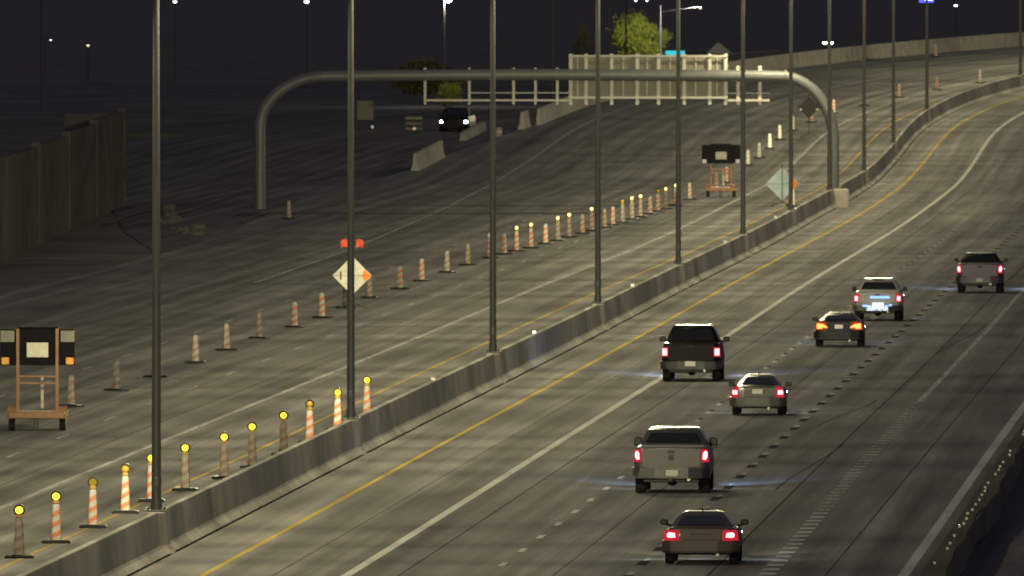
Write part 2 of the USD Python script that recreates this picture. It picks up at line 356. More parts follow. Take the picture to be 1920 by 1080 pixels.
for cu in ([(1180, -31.6), (1240, -32.1), (1300, -31.6), (1345, -29.9), (1401, -30.6)], [(1170, -38.5), (1230, -39.5), (1310, -39.0), (1400, -36.5), (1470, -34.5)], [(1170, -36.4), (1220, -37.0), (1290, -38.2), (1340, -39.2)]):
    c = np.array(cu); f_ = PchipInterpolator(c[:, 0], c[:, 1])
    n = 40; Ds = np.linspace(c[0, 0], c[-1, 0], n); z_ = np.maximum(RAMP_Z(Ds), bz(Ds) * (f_(Ds) > LEFT_EDGE(Ds)))
    v = np.vstack([np.stack([bx(Ds) + f_(Ds) + s * .09, Ds, z_ + .012], 1) for s in (-1, 1)])
    obj('faded_edge_line', (v, np.array([(i, n + i, n + i + 1, i + 1) for i in range(n - 1)])), 'paint_faint', ramp, uv=np.vstack([np.stack([0 * Ds, Ds], 1), np.stack([0 * Ds + .2, Ds], 1)]))

# ------------------------------------------------------------------ median barrier with pole pedestals
BAR = [(-.37, 0), (.37, 0), (.37, .02), (.17, .23), (.10, 1.02), (.085, 1.05), (-.085, 1.05), (-.10, 1.02), (-.17, .23), (-.37, .02)]
med = thing('median_barrier', 'long concrete median barrier running between the two carriageways', 'barrier')
ends = np.r_[330, 430, POLES, 1745, 1850, 2085]
for a, b in zip(ends[:-1], ends[1:]):
    obj('barrier_section', sweep(a + 1.32, b - 1.32, BAR), 'concrete', med, smooth=25)
for d in ends[1:-1]:                                               # the wall widens into a pedestal under each lamp pole
    v = []
    for y, w in ((-1.30, 0), (-.55, .15), (.55, .15), (1.30, 0)):
        for px_, pz in BAR:
            v.append((px_ + math.copysign(w, px_) if pz > .2 else px_ + math.copysign(w * .6, px_), y, pz))
    v = np.array(v); k = len(BAR); f = []
    for i in range(3):
        for j in range(k):
            j2 = (j + 1) % k; f += [(i * k + j, i * k + j2, (i + 1) * k + j2), (i * k + j, (i + 1) * k + j2, (i + 1) * k + j)]
    for j in range(1, k - 1): f += [(0, j + 1, j), (3 * k, 3 * k + j, 3 * k + j + 1)]
    t = trimesh.Trimesh(v, f, process=False); t.fix_normals()
    R = trimesh.transformations.rotation_matrix(heading(d), (0, 0, 1)); t.apply_transform(R); t.apply_translation(P(d, 0))
    obj('pole_pedestal', t, 'concrete_light', med)
for sgn in (1, -1):
    m_, uv = strip(330, 2085, .375 if sgn > 0 else -.45, .45 if sgn > 0 else -.375, .005, 5); obj('drain_joint', m_, 'joint_dark', med, uv=uv)
for D_, s in ((690.5, 1), (775, -1), (883, -1), (1015, 1), (1108, 1)):
    o = rbox(.14, .04, .12, .015); o.apply_translation(P(D_, .0, 1.115)); obj('reflector', o, 'reflector_white', med)

# right-hand verge: gravel strip with reflectors, then a low drop to the frontage strip
vn = lambda d: .05 * np.sin(d / 6.1) + .03 * np.sin(d / 2.6 + 1) + .06 * np.sin(d / 13.0)
verge = thing('gravel_verge', 'narrow gravel verge dotted with reflectors along the right shoulder', kind='structure')
m_, uv = strip(440, 1300, 19.62, lambda d: 20.12 + vn(d), .05, 1.5, 2); obj('gravel', m_, 'gravel', verge, uv=uv)
Ds = np.arange(440, 1300, 1.5); e0 = 20.12 + vn(Ds); n = len(Ds)
v = np.vstack([np.stack([bx(Ds) + e0 + k * .10, Ds, bz(Ds) + z + 0 * Ds], 1) for k, z in ((0, .05), (.10, -.10), (.22, -.72))])
obj('bank', (v, np.array([(r * n + i, r * n + i + 1, (r + 1) * n + i + 1, (r + 1) * n + i) for r in range(2) for i in range(n - 1)])), 'dirt', verge, True)
for k in range(40):
    d = 509 + 4.6 * k + random.uniform(-1.4, 1.4)
    if random.random() < .2: continue
    o = rbox(.07, .05, .07, .012); o.apply_translation(P(d, 19.86 + random.uniform(-.05, .05), .10)); obj('reflector', o, 'reflector_white', verge)
# far left parapet of the rising carriageway
par = thing('parapet_wall', 'pale concrete parapet along the far left edge of the rising carriageway', 'parapet')
PR = [(-.2, -.1), (.2, -.1), (.12, .3), (.08, 1.18), (-.12, 1.18), (-.2, .3)]
for k in range(25):
    obj('parapet_panel', sweep(1533 + 20 * k, 1533 + 20 * k + 19.9, PR, 5, lambda d: LEFT_EDGE(d) + .35), 'concrete_light', par, smooth=25)

# ------------------------------------------------------------------ tall lamp poles on the median
def spot(parent, name, pos, aim, radius, intensity, cone, soft, color):
    l = UsdLux.SphereLight.Define(stage, numbered(pth(parent), name)); l.CreateRadiusAttr(radius); l.CreateIntensityAttr(intensity); l.CreateColorAttr(color); l.CreateNormalizeAttr(True)
    d = np.array(aim, float) - np.array(pos, float); d /= np.linalg.norm(d)
    q = Gf.Rotation(Gf.Vec3d(0, 0, -1), Gf.Vec3d(*map(float, d))).GetQuat()
    l.AddTranslateOp().Set(tuple(map(float, pos))); l.AddOrientOp().Set(Gf.Quatf(q))
    s = UsdLux.ShapingAPI.Apply(l.GetPrim()); s.CreateShapingConeAngleAttr(cone); s.CreateShapingConeSoftnessAttr(soft)
    return l
def disk(parent, name, pos, radius, intensity, color):
    l = UsdLux.DiskLight.Define(stage, numbered(pth(parent), name)); l.CreateRadiusAttr(radius); l.CreateIntensityAttr(intensity); l.CreateColorAttr(color); l.CreateNormalizeAttr(True)
    l.AddTranslateOp().Set(tuple(map(float, pos))); return l
NTH = ['first', 'second', 'third', 'fourth', 'fifth', 'sixth', 'seventh', 'eighth', 'ninth', 'tenth', 'eleventh', 'twelfth', 'thirteenth', 'fourteenth', 'fifteenth', 'sixteenth', 'seventeenth', 'eighteenth', 'nineteenth', 'twentieth', 'twenty-first', 'twenty-second', 'twenty-third', 'twenty-fourth', 'twenty-fifth']
POLE_H, LAMP_Z, ARM = 14.6, 14.75, 1.9            # above the barrier top
def lamp_pole(d, label, rad=.122, power=1.0, far_left=1.0):
    h = heading(d)
    t = thing('light_pole', label, 'light pole', P(d, 0, 1.05), h, 'tall lamp poles standing on the median barrier')
    obj('base_plate', rbox(.52, .52, .05, .01, (0, 0, .026)), 'galvanised', t)
    obj('pole_shaft', cat(rod((0, 0, .05), (0, 0, POLE_H), rad, rad * .62, 16), rod((0, 0, .05), (0, 0, .30), rad * 1.18, rad * 1.12, 16)), 'galvanised', t, smooth=40)
    obj('hand_hole_cover', rbox(.12, .03, .22, .01, (0, -rad * 1.02, .75)), 'galvanised', t)
    for a_ in range(4): obj('anchor_bolt', rod((.2 * (-1) ** a_, .2 * (-1) ** (a_ // 2), .04), (.2 * (-1) ** a_, .2 * (-1) ** (a_ // 2), .11), .025, n=6), 'galvanised', t)
    for s in (-1, 1):
        obj('lamp_arm', rod((0, 0, POLE_H - .15), (s * ARM, 0, LAMP_Z + .08), .05, .035, 8), 'galvanised', t, smooth=40)
        lu = obj('luminaire', rbox(.62, .30, .14, .04, (s * (ARM + .2), 0, LAMP_Z + .07)), 'galvanised', t)
        obj('lens', box(.46, .22, .02, (s * (ARM + .2), 0, LAMP_Z - .012)), 'bulb_warm', lu)
        p0 = (s * (ARM + .2), 0, LAMP_Z - .10)
        fl = far_left if s < 0 else 1.0                           # the optics: a pool below, a near pair and a far pair of lobes along the road
        k = dict(down=(21.7, -6.3), near=(66.2, -5.1), far=(226.0, -5.1)) if s < 0 else dict(down=(19.8, 0.0), near=(49.1, 1.75), far=(230.0, -1.5))
        spot(t, 'lamp_light', p0, (p0[0] + k['down'][1], 0, -1.0), .08, k['down'][0] * LAMP * power * fl, 70, 1.0, LAMP_COL)
        for q in (-1, 1):
            spot(t, 'lamp_beam', (p0[0], q * .1, p0[2]), (p0[0] + k['near'][1], q * 30.0, -1.0), .06, k['near'][0] * LAMP * power * fl, 41.1, 1.0, LAMP_COL)
            spot(t, 'lamp_beam', (p0[0], q * .1, p0[2]), (p0[0] + k['far'][1], q * 58.6, -1.0), .06, k['far'][0] * LAMP * power * fl, 20.9, 1.0, LAMP_COL)
for i, d in enumerate(np.r_[330, 430]):
    lamp_pole(d, ('nearest lamp pole of all on the median, before the picture', 'second nearest lamp pole on the median, before the picture')[i])
for i, d in enumerate(POLES):
    lamp_pole(d, 'tall grey steel lamp pole on the median barrier, ' + ('leftmost and nearest' if i == 0 else 'farthest, at the right edge' if i == 11 else NTH[i] + ' counted from the left'), power=1.03 if i < 5 else 1.0 if i < 8 else .85, far_left=1.0 if i < 5 else 1.2)
lamp_pole(1745, 'lamp pole on the far bend beyond the right edge', power=1.0, far_left=1.6)

# ------------------------------------------------------------------ sign gantry (bent monotube) seen from behind
GD = 1243.0
F_ = 39500.0
def gx(px): return (px - 960) * GD / F_
def gz(py): return CAM_H - (py + 95) * GD / F_
gan = thing('sign_gantry', 'arched grey tube gantry spanning the closed carriageway, signs seen from behind', 'sign gantry', (0, GD, 0))
xl, xr, zb = gx(487), gx(1563), gz(143)
path = [(xl, 0, -.85), (xl, 0, 2), (xl, 0, gz(240))]
for a in np.linspace(0, 90, 14)[1:]:
    a = math.radians(a); path.append((xl + (gx(612) - xl) * (1 - math.cos(a)), 0, gz(240) + (zb - gz(240)) * math.sin(a)))
for x in np.linspace(gx(612), gx(1462), 18)[1:]: path.append((x, 0, zb + .1 * math.sin(math.pi * (x - gx(612)) / (gx(1462) - gx(612)))))
for a in np.linspace(90, 0, 14)[1:]:
    a = math.radians(a); path.append((xr - (xr - gx(1462)) * (1 - math.cos(a)), 0, gz(262) + (zb - gz(262)) * math.sin(a)))
path += [(xr, 0, 3), (xr, 0, 1.0)]
obj('arch_tube', tube(path, .33, 24), 'tube_steel', gan, smooth=40)
for x in (xl, gx(1473), xr):
    if x == gx(1473): obj('flange', rod((x - .06, 0, zb), (x + .06, 0, zb), .40, .40, 20), 'tube_steel', gan, smooth=40)
    else: obj('foot_flange', rod((x, 0, 1.06 if x > 5 else -.84), (x, 0, 1.16 if x > 5 else -.7), .5, .5, 16), 'tube_steel', gan, smooth=40)
obj('pier', rbox(1.5, 2.6, 1.35, .08, (xr + .15, 0, .40)), 'concrete_light', gan)
def ibeam(x, z0, z1, w=.20, y=.42):
    return cat(box(w, .018, z1 - z0, (x, y - .10, (z0 + z1) / 2)), box(.014, .18, z1 - z0, (x, y, (z0 + z1) / 2)), box(w, .018, z1 - z0, (x, y + .10, (z0 + z1) / 2)))
posts = [1070, 1099, 1147, 1195, 1235, 1283, 1331, 1361]
for x in posts: obj('sign_post', ibeam(gx(x), gz(196.5), gz(101)), 'frame_post', gan)
for x in (1384, 1425): obj('sign_post', ibeam(gx(x), gz(196), gz(128)), 'frame_post', gan); 
for x in (1384, 1425): obj('post_cap', rbox(.22, .22, .14, .03, (gx(x), .42, gz(126))), 'frame_post', gan)
for x in (797, 880, 963, 1004, 1045): obj('sign_post', ibeam(gx(x), gz(196), gz(127), .15), 'frame_post', gan)
for a, b in zip(posts[:-1], posts[1:]):
    obj('sign_panel', box(gx(b) - gx(a) - .02, .05, gz(104) - gz(183), ((gx(a) + gx(b)) / 2, .60, (gz(104) + gz(183)) / 2)), 'sign_back', gan)
    w = gx(b) - gx(a)
    obj('panel_rib', box(.06, .07, (gz(107) - gz(180)), (gx(a) + w * .45, .53, (gz(107) + gz(180)) / 2)), 'frame_post', gan)
for a, b, y, hh in ((1066, 1364, 105, .10), (1066, 1364, 183, .12), (1364, 1443, 188, .13), (795, 1066, 188, .11), (880, 1066, 174, .05), (1364, 1443, 174.5, .04)):
    obj('rail', box(gx(b) - gx(a), .09, hh, ((gx(a) + gx(b)) / 2, .26, gz(y))), 'frame_post', gan)

# ------------------------------------------------------------------ sound wall and low walls on the left
sw = thing('sound_wall', 'tall stepped sound wall in the dark at the left edge', 'wall')
for k, (d0, d1_, top) in enumerate([(985, 1040, 4.7), (1040.2, 1095, 4.95), (1095.2, 1150, 5.0), (1150.2, 1205, 5.2), (1205.2, 1265, 5.45)]):
    x0, x1 = -25.6 + (d0 - 985) * .0076, -25.6 + (d1_ - 985) * .0076
    v0, v1 = np.array([x0, d0]), np.array([x1, d1_]); Lw = np.linalg.norm(v1 - v0)
    t = rbox(.3, Lw, top + .95, .03); t.apply_transform(trimesh.transformations.rotation_matrix(-math.atan2(x1 - x0, d1_ - d0), (0, 0, 1))); t.apply_translation(((x0 + x1) / 2, (d0 + d1_) / 2, (top - .95) / 2))
    obj('wall_panel', t, 'sound_wall', sw)
    obj('wall_column', rbox(.5, .5, top + 1.2, .03, (x1, d1_, (top + 1.2) / 2 - .95)), 'sound_wall', sw)
obj('wall_panel', rbox(3.4, .3, 5.9, .03, (-25.2, 1265.6, 2.4)), 'sound_wall', sw)
def low_wall(px0, px1, py, D, hgt, label):
    x0, x1 = (px0 - 960) * D / F_, (px1 - 960) * D / F_; zt = CAM_H - (py + 95) * D / F_
    t = thing('guardrail', label, 'guardrail', ((x0 + x1) / 2, D, 0)); n = max(2, int((x1 - x0) // 2.0)); w = (x1 - x0) / n
    for k in range(n + 1): obj('post', rbox(.12, .12, zt + .9, .01, (-(x1 - x0) / 2 + k * w, .12, (zt - .9) / 2 - .05)), 'bark', t)
    obj('rail', rbox(x1 - x0, .08, .30, .02, (0, 0, zt - .15)), 'sound_wall', t)

low_wall(215, 345, 250, 1500, 1, 'short dim guardrail in the dark right of the sound wall')
low_wall(380, 640, 261, 1640, 1, 'long dim guardrail behind the left leg of the gantry')

# concrete barriers round the gore on the left
LOWG = [(-.25, -.1), (.25, -.1), (.14, .5), (-.14, .5)]
GORE = [(-.32, -.1), (.32, -.1), (.18, .35), (.10, 1.15), (-.10, 1.15), (-.18, .35)]
for a, b, u, mat, lab in ((1396, 1440, -31.0, 'concrete_light', 'pale concrete barrier end at the gore beside the ramp'), (1492, 1522, -31.6, 'concrete', 'thin concrete barrier slanting in front of the parked work truck'),
                          (1524, 1531, -28.9, 'concrete_light', 'short pale barrier stub left of the parapet')):
    t = thing('gore_barrier', lab, 'barrier'); n = max(1, int((b - a) / 8))
    for k in range(n):
        obj('barrier_section', sweep(a + (b - a) * k / n, a + (b - a) * (k + 1) / n - .05, GORE if b - a != 30 else LOWG, 3, u), mat, t, smooth=25)

# ------------------------------------------------------------------ channelizers
def slab_cut(body, z0, z1, slope):
    """the slice of a body between two slanted planes"""
    v = np.array([(x, y, z + slope * x) for x in (-.5, .5) for y in (-.5, .5) for z in (z0, z1)])
    return body ^ Manifold.hull_points(v)
def frustum(w0, w1, d0, d1, z0, z1):
    n = 12; t = (np.arange(n) + .5) * 2 * np.pi / n; sq = lambda c: np.sign(c) * np.abs(c) ** .6
    v = [(sq(math.cos(a)) * w / 2, sq(math.sin(a)) * dd / 2, z) for w, dd, z in ((w0, d0, z0), (w1, d1, z1)) for a in t]
    return Manifold.hull_points(np.array(v))
def channelizer(loc, rz, label, group, look, lamp):
    t = thing('channelizer', label, 'channelizer', loc, rz, group)
    wm, om = ('sheet_white', 'sheet_orange') if look == 'clean' else ('sheet_bright', 'sheet_pale') if look == 'bright' else ('sheet_white_dull', 'sheet_orange_dull')  # same sheeting in three tones; strength of retroreflection is put into the colour
    obj('rubber_base', tri(Manifold.hull_points(np.array([(sx * a, sy * b, z) for sx in (-1, 1) for sy in (-1, 1) for a, b, z in ((.36, .25, 0.003), (.36, .25, .05), (.30, .19, .085))]))), 'rubber', t)
    body = frustum(.27, .19, .20, .14, .07, .95); big = frustum(.278, .198, .208, .148, .07, .95)
    obj('tapered_body', cat(body, tri(frustum(.19, .16, .14, .10, .95, 1.0)), tri(frustum(.10, .10, .05, .05, 1.0, 1.04))), wm, t, smooth=40)
    for k in range(3): obj('orange_stripe', tri(slab_cut(big, .17 + .27 * k, .295 + .27 * k, .55)), om, t, smooth=40)
    if lamp:
        obj('battery_case', rbox(.16, .12, .10, .02, (0, 0, 1.06)), 'lamp_yellow_plastic', t)
        ring = trimesh.creation.annulus(.098, .142, .09); ring.apply_transform(trimesh.transformations.rotation_matrix(math.pi / 2, (1, 0, 0))); ring.apply_translation((0, 0, 1.20))
        obj('lamp_ring', ring, 'lamp_ring', t, smooth=40)
        ln = trimesh.creation.icosphere(2, 1.0); ln.apply_scale((.10, .06, .09)); ln.apply_translation((0, 0, 1.20))
        obj('amber_lens', ln, lamp, t, smooth=True)
    return t
PROTO = {}
def place(D, u, label, group, look='clean', lamp=None, rz=None, dz=0.0):
    rz = heading(D) + (random.uniform(-.5, .5) if rz is None else rz); k = (look, lamp)
    loc = P(D, u, .006 + dz)
    if k not in PROTO: PROTO[k] = channelizer(loc, rz, label, group, look, lamp); return PROTO[k]
    return dup(PROTO[k], loc + np.array([0, 0, .012]), rz, label, group, rx=random.uniform(-.03, .03))
A, AF, AD, OFF = 'lamp_amber', 'lamp_amber_far', 'lamp_amber_dim', 'amber_off'
rowA = [(525.7, -3.18, 'dull', A), (538.9, -3.07, 'clean', A), (553.3, -2.98, 'clean', AD), (567.4, -2.94, 'clean', OFF), (578.9, -2.89, 'clean', A), (590.9, -2.61, 'dull', A), (604, -2.22, 'dull', A),
        (617, -2.09, 'dull', A), (631.9, -1.92, 'dull', A), (647.6, -1.91, 'clean', OFF), (664.8, -1.88, 'clean', A), (683.8, -1.85, 'clean', A)]
desc = {('dull', A): 'dim grey channelizer with glowing amber lamp', ('clean', A): 'striped channelizer with glowing amber lamp', ('clean', AD): 'striped channelizer with dimly lit amber lamp', ('clean', OFF): 'striped channelizer whose amber lamp is unlit',
        ('clean', None): 'striped channelizer without a lamp', ('dull', None): 'dim brown channelizer without a lamp', ('clean', AF): 'striped channelizer with a small glowing lamp', ('dull', AF): 'dim grey channelizer with a small glowing lamp', ('dull', OFF): 'dim channelizer with an unlit lamp'}
for i, (d, u, lk, lp) in enumerate(rowA):
    place(d, u, f'{desc[(lk, lp)]}, {NTH[i]} along the median barrier', 'channelizers beside the median barrier', lk, lp, rz=random.uniform(-.12, .12))
rowB = [(699.7, -12.42, 'dull'), (724.2, -12.38, 'dull'), (747.6, -12.39, 'clean'), (772.7, -12.34, 'dull'), (797.3, -12.52, 'dull'), (821.3, -12.51, 'dull'), (845.6, -12.34, 'clean'), (867.6, -12.28, 'clean'), (892.1, -12.45, 'dull'), (916.6, -12.55, 'dull'), (941, -12.31, 'clean'),
        (963.7, -12.33, 'clean'), (989.1, -12.28, 'dull'), (1012.4, -12.29, 'dull'), (1035.1, -12.14, 'clean')]
for i, (d, u, lk) in enumerate(rowB):
    place(d, u, f'{desc[(lk, None)]}, {NTH[i]} in the row across the closed lanes', 'channelizers across the closed lanes', lk)
rowC = [(1047.8, -11.96, 'clean', None), (1058.9, -11.78, 'clean', AF), (1070.2, -11.48, 'clean', AF), (1085.7, -11.29, 'clean', None), (1097.6, -11.08, 'dull', AF), (1109.7, -10.92, 'dull', AF), (1124.3, -10.71, 'clean', None), (1134.9, -10.55, 'clean', AF), (1147.9, -10.31, 'clean', None),
        (1159, -10.2, 'clean', None), (1170.3, -10.02, 'dull', OFF), (1184.2, -9.92, 'dull', AF), (1193.6, -9.73, 'dull', AF), (1208, -9.62, 'clean', None), (1220.3, -9.53, 'clean', OFF), (1230.3, -9.39, 'dull', AF), (1248.1, -9.36, 'clean', AF), (1275.6, -9.31, 'dull', None)]
for i, (d, u, lk, lp) in enumerate(rowC):
    place(d, u, f'{desc[(lk, lp)]}, {NTH[i]} past the third pole', 'channelizers in the close row beyond the third pole', lk, lp)
rowD = [(1325.4, -9.09, 'clean', 'seen through the frame of the far message board, lower one'), (1353.5, -9.22, 'clean', 'seen through the frame of the far message board, upper one'), (1413, -9.36, 'bright', 'first right of the far message board'), (1435.4, -9.16, 'bright', 'second right of the far message board'),
        (1465, -9.13, 'bright', 'third right of the far message board'), (1491, -9.13, 'bright', 'fourth right of the far message board'), (1516.6, -9.04, 'bright', 'beside the eighth pole under the gantry curve'), (1539.8, -8.63, 'clean', 'just right of the dark diamond sign'), (1566.1, -8.34, 'clean', 'touching the gantry right leg'),
        (1587.6, -7.47, 'dull', 'on the far bend beside the ninth pole'), (1612.6, -6.76, 'clean', 'on the far bend beside the tenth pole'), (1635.4, -6.0, 'clean', 'on the far bend right of the eleventh pole'), (1657.6, -5.14, 'dull', 'on the far bend near the barrier'),
        (1737, -27.2, 'dull', 'dark one below the far parapet'), (1749, -24.3, 'clean', 'pale one below the far parapet')]
for i, (d, u, lk, lab) in enumerate(rowD):
    place(d, u, f'{"dull" if lk == "dull" else "white"} far channelizer {lab}', 'channelizers on the far bend', lk, None)
place(1186, -29.3, 'grey striped channelizer beside the left leg of the gantry', 'channelizers round the ramp', 'dull', None)
place(1245.5, -2.35, 'white marker post below the blue grey diamond sign at the median', 'channelizers round the ramp', 'bright', None)

# ------------------------------------------------------------------ message boards on trailers (seen from behind)
def message_board(D, u, label, paint, corner, square, sheet, front=True):
    t = thing('message_board', label, 'message board', P(D, u, .006), heading(D) * .4, 'message board trailers in the closed lanes')
    obj('display_cabinet', rbox(2.36, .28, 1.14, .03, (0, .25, 2.64)), 'board_black', t)
    obj('cabinet_visor', rbox(1.3, .36, .07, .02, (0, .25, 3.25)), 'board_black', t)
    obj('data_sheet', rbox(.68, .02, .46, .005, (0, .095, 2.55)), sheet, t)
    for s in (-1, 1):
        obj('rear_window_patch', rbox(.44, .02, .36, .005, (s * .95, .096, 2.98)), corner, t)  # rectangle set in each upper corner of the cabinet
        obj('amber_lamp', rbox(.25, .05, .23, .02, (s * 1.02, .085, 2.20)), square, t)
        obj('mast_post', rbox(.11, .11, 2.75, .015, (s * .62, 0 if front else .47, 1.85)), paint, t)
        w = trimesh.creation.cylinder(.33, .20, sections=20); w.apply_transform(trimesh.transformations.rotation_matrix(math.pi / 2, (0, 1, 0))); w.apply_translation((s * .80, .1, .335))
        wh = obj('wheel', w, 'tyre', t, smooth=40)
        h = trimesh.creation.cylinder(.17, .215, sections=14); h.apply_transform(trimesh.transformations.rotation_matrix(math.pi / 2, (0, 1, 0))); h.apply_translation((s * .80, .1, .335)); obj('hub', h, 'rim', wh, smooth=40)
        fe = [(s * .80, .1 + .45 * math.cos(a), .335 + .45 * math.sin(a)) for a in np.linspace(.15, math.pi - .15, 9)]
        vv = [(x + dx * .14, y, z) for x, y, z in fe for dx in (-1, 1)]
        obj('fender', trimesh.Trimesh(vv, [q for i in range(8) for q in ((2 * i, 2 * i + 1, 2 * i + 3), (2 * i, 2 * i + 3, 2 * i + 2))], process=False), paint, t)
    obj('cross_bar', rbox(1.2, .06, .07, .01, (0, -.04, 1.72)), paint, t); obj('cross_bar', rbox(1.2, .06, .07, .01, (0, -.04, 1.50)), paint, t)
    obj('trailer_bed', rbox(1.82, 2.4, .22, .03, (0, .6, .50)), paint, t)
    obj('lift_post', rbox(.09, .09, 1.0, .01, (.14, .35, 1.2)), 'sheet_white_dull', t)
    obj('tow_tongue', rod((0, 1.8, .45), (0, 3.4, .45), .06), paint, t)
    for s in (-1, 1): obj('jack_leg', rod((s * .05 - .02, -.5, .42), (s * .05 - .02, -.5, .01), .03), 'rod_dark', t)
    return t
message_board(664.8, -11.36, 'message board trailer with orange frame parked at the left edge', 'trailer_orange', 'board_grey', 'amber_square', 'paper_white')
message_board(1288, -7.75, 'black message board trailer on a brown frame parked beyond the amber lamps', 'trailer_brown', 'board_black', 'bulb_dim', 'board_grey', False)

# ------------------------------------------------------------------ temporary diamond signs
def diamond_sign(D, u, label, back, mid, r, flags, orange, rz=0.0):
    t = thing('diamond_sign', label, 'sign', P(D, u, .006), rz, 'temporary diamond signs')
    for a in (.5, 2.6, 3.7, 5.8): obj('leg', rod((0, 0, .28), (.75 * math.cos(a), .75 * math.sin(a), .02), .022), 'rod_dark', t)
    obj('mast', rod((0, 0, .2), (0, 0, mid + r + .1), .025), 'rod_dark', t)
    q = [(r, 0), (0, r), (-r, 0), (0, -r)]
    f = sbox(-1, -1, 1, 1)
    d = trimesh.creation.extrude_polygon(Polygon(q).buffer(-.04).buffer(.04), .006); d.apply_transform(trimesh.transformations.rotation_matrix(math.pi / 2, (1, 0, 0))); d.apply_translation((0, .045, mid))
    p = obj('sign_panel', d, back, t)
    obj('cross_rib', rod((-r + .03, .034, mid), (r - .03, .034, mid), .009, n=6), 'rod_dark', p)
    if orange:
        c = trimesh.creation.extrude_polygon(Polygon([(r * .97, 0), (r * .62, .33 * r), (r * .50, -.05 * r), (r * .66, -.30 * r)]), .004); c.apply_transform(trimesh.transformations.rotation_matrix(math.pi / 2, (1, 0, 0))); c.apply_translation((0, .034, mid))
        obj('orange_corner', c, 'fabric_orange', p)
    if orange == 2:
        b = box(.07, .004, .36, (-r * .58, .036, mid)); obj('strap', b, 'rod_dark', p)
    if flags:
        for s in (-1, 1):
            obj('flag_staff', rod((0, .0, mid + r), (s * .42, 0, flags - .1), .012, n=6), 'rod_dark', t)
            v = [];  nx, nz = 6, 5
            for i in range(nx):
                for j in range(nz):
                    x, z = i / (nx - 1) * .30, j / (nz - 1) * .32
                    v.append((s * (.17 + x), .05 * math.sin(4 * x * 3 + j * .6), flags - .2 + z - .12 * x + (.06 * math.sin(5 * x * 2))))
            f = [w for i in range(nx - 1) for j in range(nz - 1) for w in ((i * nz + j, (i + 1) * nz + j, (i + 1) * nz + j + 1), (i * nz + j, (i + 1) * nz + j + 1, i * nz + j + 1))]
            obj('flag', trimesh.Trimesh(v, f, process=False), 'flag_red', t, smooth=True)
    return t
diamond_sign(889.4, -12.05, 'pale diamond sign topped by two red flags behind the second pole', 'fabric_back', 1.42, .83, 2.80, 2)
diamond_sign(1245.5, -2.95, 'blue grey diamond sign beside the seventh pole at the median', 'fabric_blue', 1.33, 1.0, 0, 1, .12)
dk = diamond_sign(1497, -7.23, 'dark diamond sign under the right curve of the gantry', 'fabric_dark', 2.15, .80, 0, 0)
for s in (-1, 1): obj('warning_light', rbox(.15, .08, .15, .03, (s * .58, -.02, 2.0)), 'bulb_dim', dk)

# ------------------------------------------------------------------ vehicles
def _cs(poly):
    poly = poly if isinstance(poly, Polygon) else Polygon(poly)
    return CrossSection([np.array(poly.exterior.coords)[:-1][:: (1 if poly.exterior.is_ccw else -1)]])
def rnd(pts, r):
    p = Polygon(pts); return p.buffer(-r, quad_segs=4).buffer(2 * r, quad_segs=4).buffer(-r, quad_segs=4)
def mat4(rows): return np.array(rows, float)
def side(poly, w=3.0):       # (y, z) outline carried across x
    return _cs(poly).extrude(w).transform(mat4([[0, 0, 1, -w / 2], [1, 0, 0, 0], [0, 1, 0, 0]]))
def rear(poly, y0, y1):      # (x, z) outline carried along y
    return _cs(poly).extrude(y1 - y0).transform(mat4([[1, 0, 0, 0], [0, 0, -1, y1], [0, 1, 0, 0]]))
def plan(poly, z0, z1):
    return _cs(poly).extrude(z1 - z0).translate((0, 0, z0))
def grow(poly, d): return (poly if isinstance(poly, Polygon) else Polygon(poly)).buffer(d, join_style=2)
def mirror_pts(pts): return [(-x, z) for x, z in reversed(pts)]
def sym(pts): return list(pts) + mirror_pts(pts)     # right-hand half outline, bottom to top

def wheel(parent, x, y, r, w):
    prof = [(r * .55, -w / 2), (r * .93, -w / 2), (r, -w * .36), (r, w * .36), (r * .93, w / 2), (r * .55, w / 2)]
    t = trimesh.creation.revolve(np.array(prof + prof[:1]), sections=28); t.apply_transform(trimesh.transformations.rotation_matrix(math.pi / 2, (0, 1, 0))); t.apply_translation((x, y, r))
    o = obj('wheel', t, 'tyre', parent, smooth=40)
    c = trimesh.creation.cylinder(r * .56, w * .8, sections=20); c.apply_transform(trimesh.transformations.rotation_matrix(math.pi / 2, (0, 1, 0))); c.apply_translation((x, y, r)); obj('rim', c, 'rim', o, smooth=40)

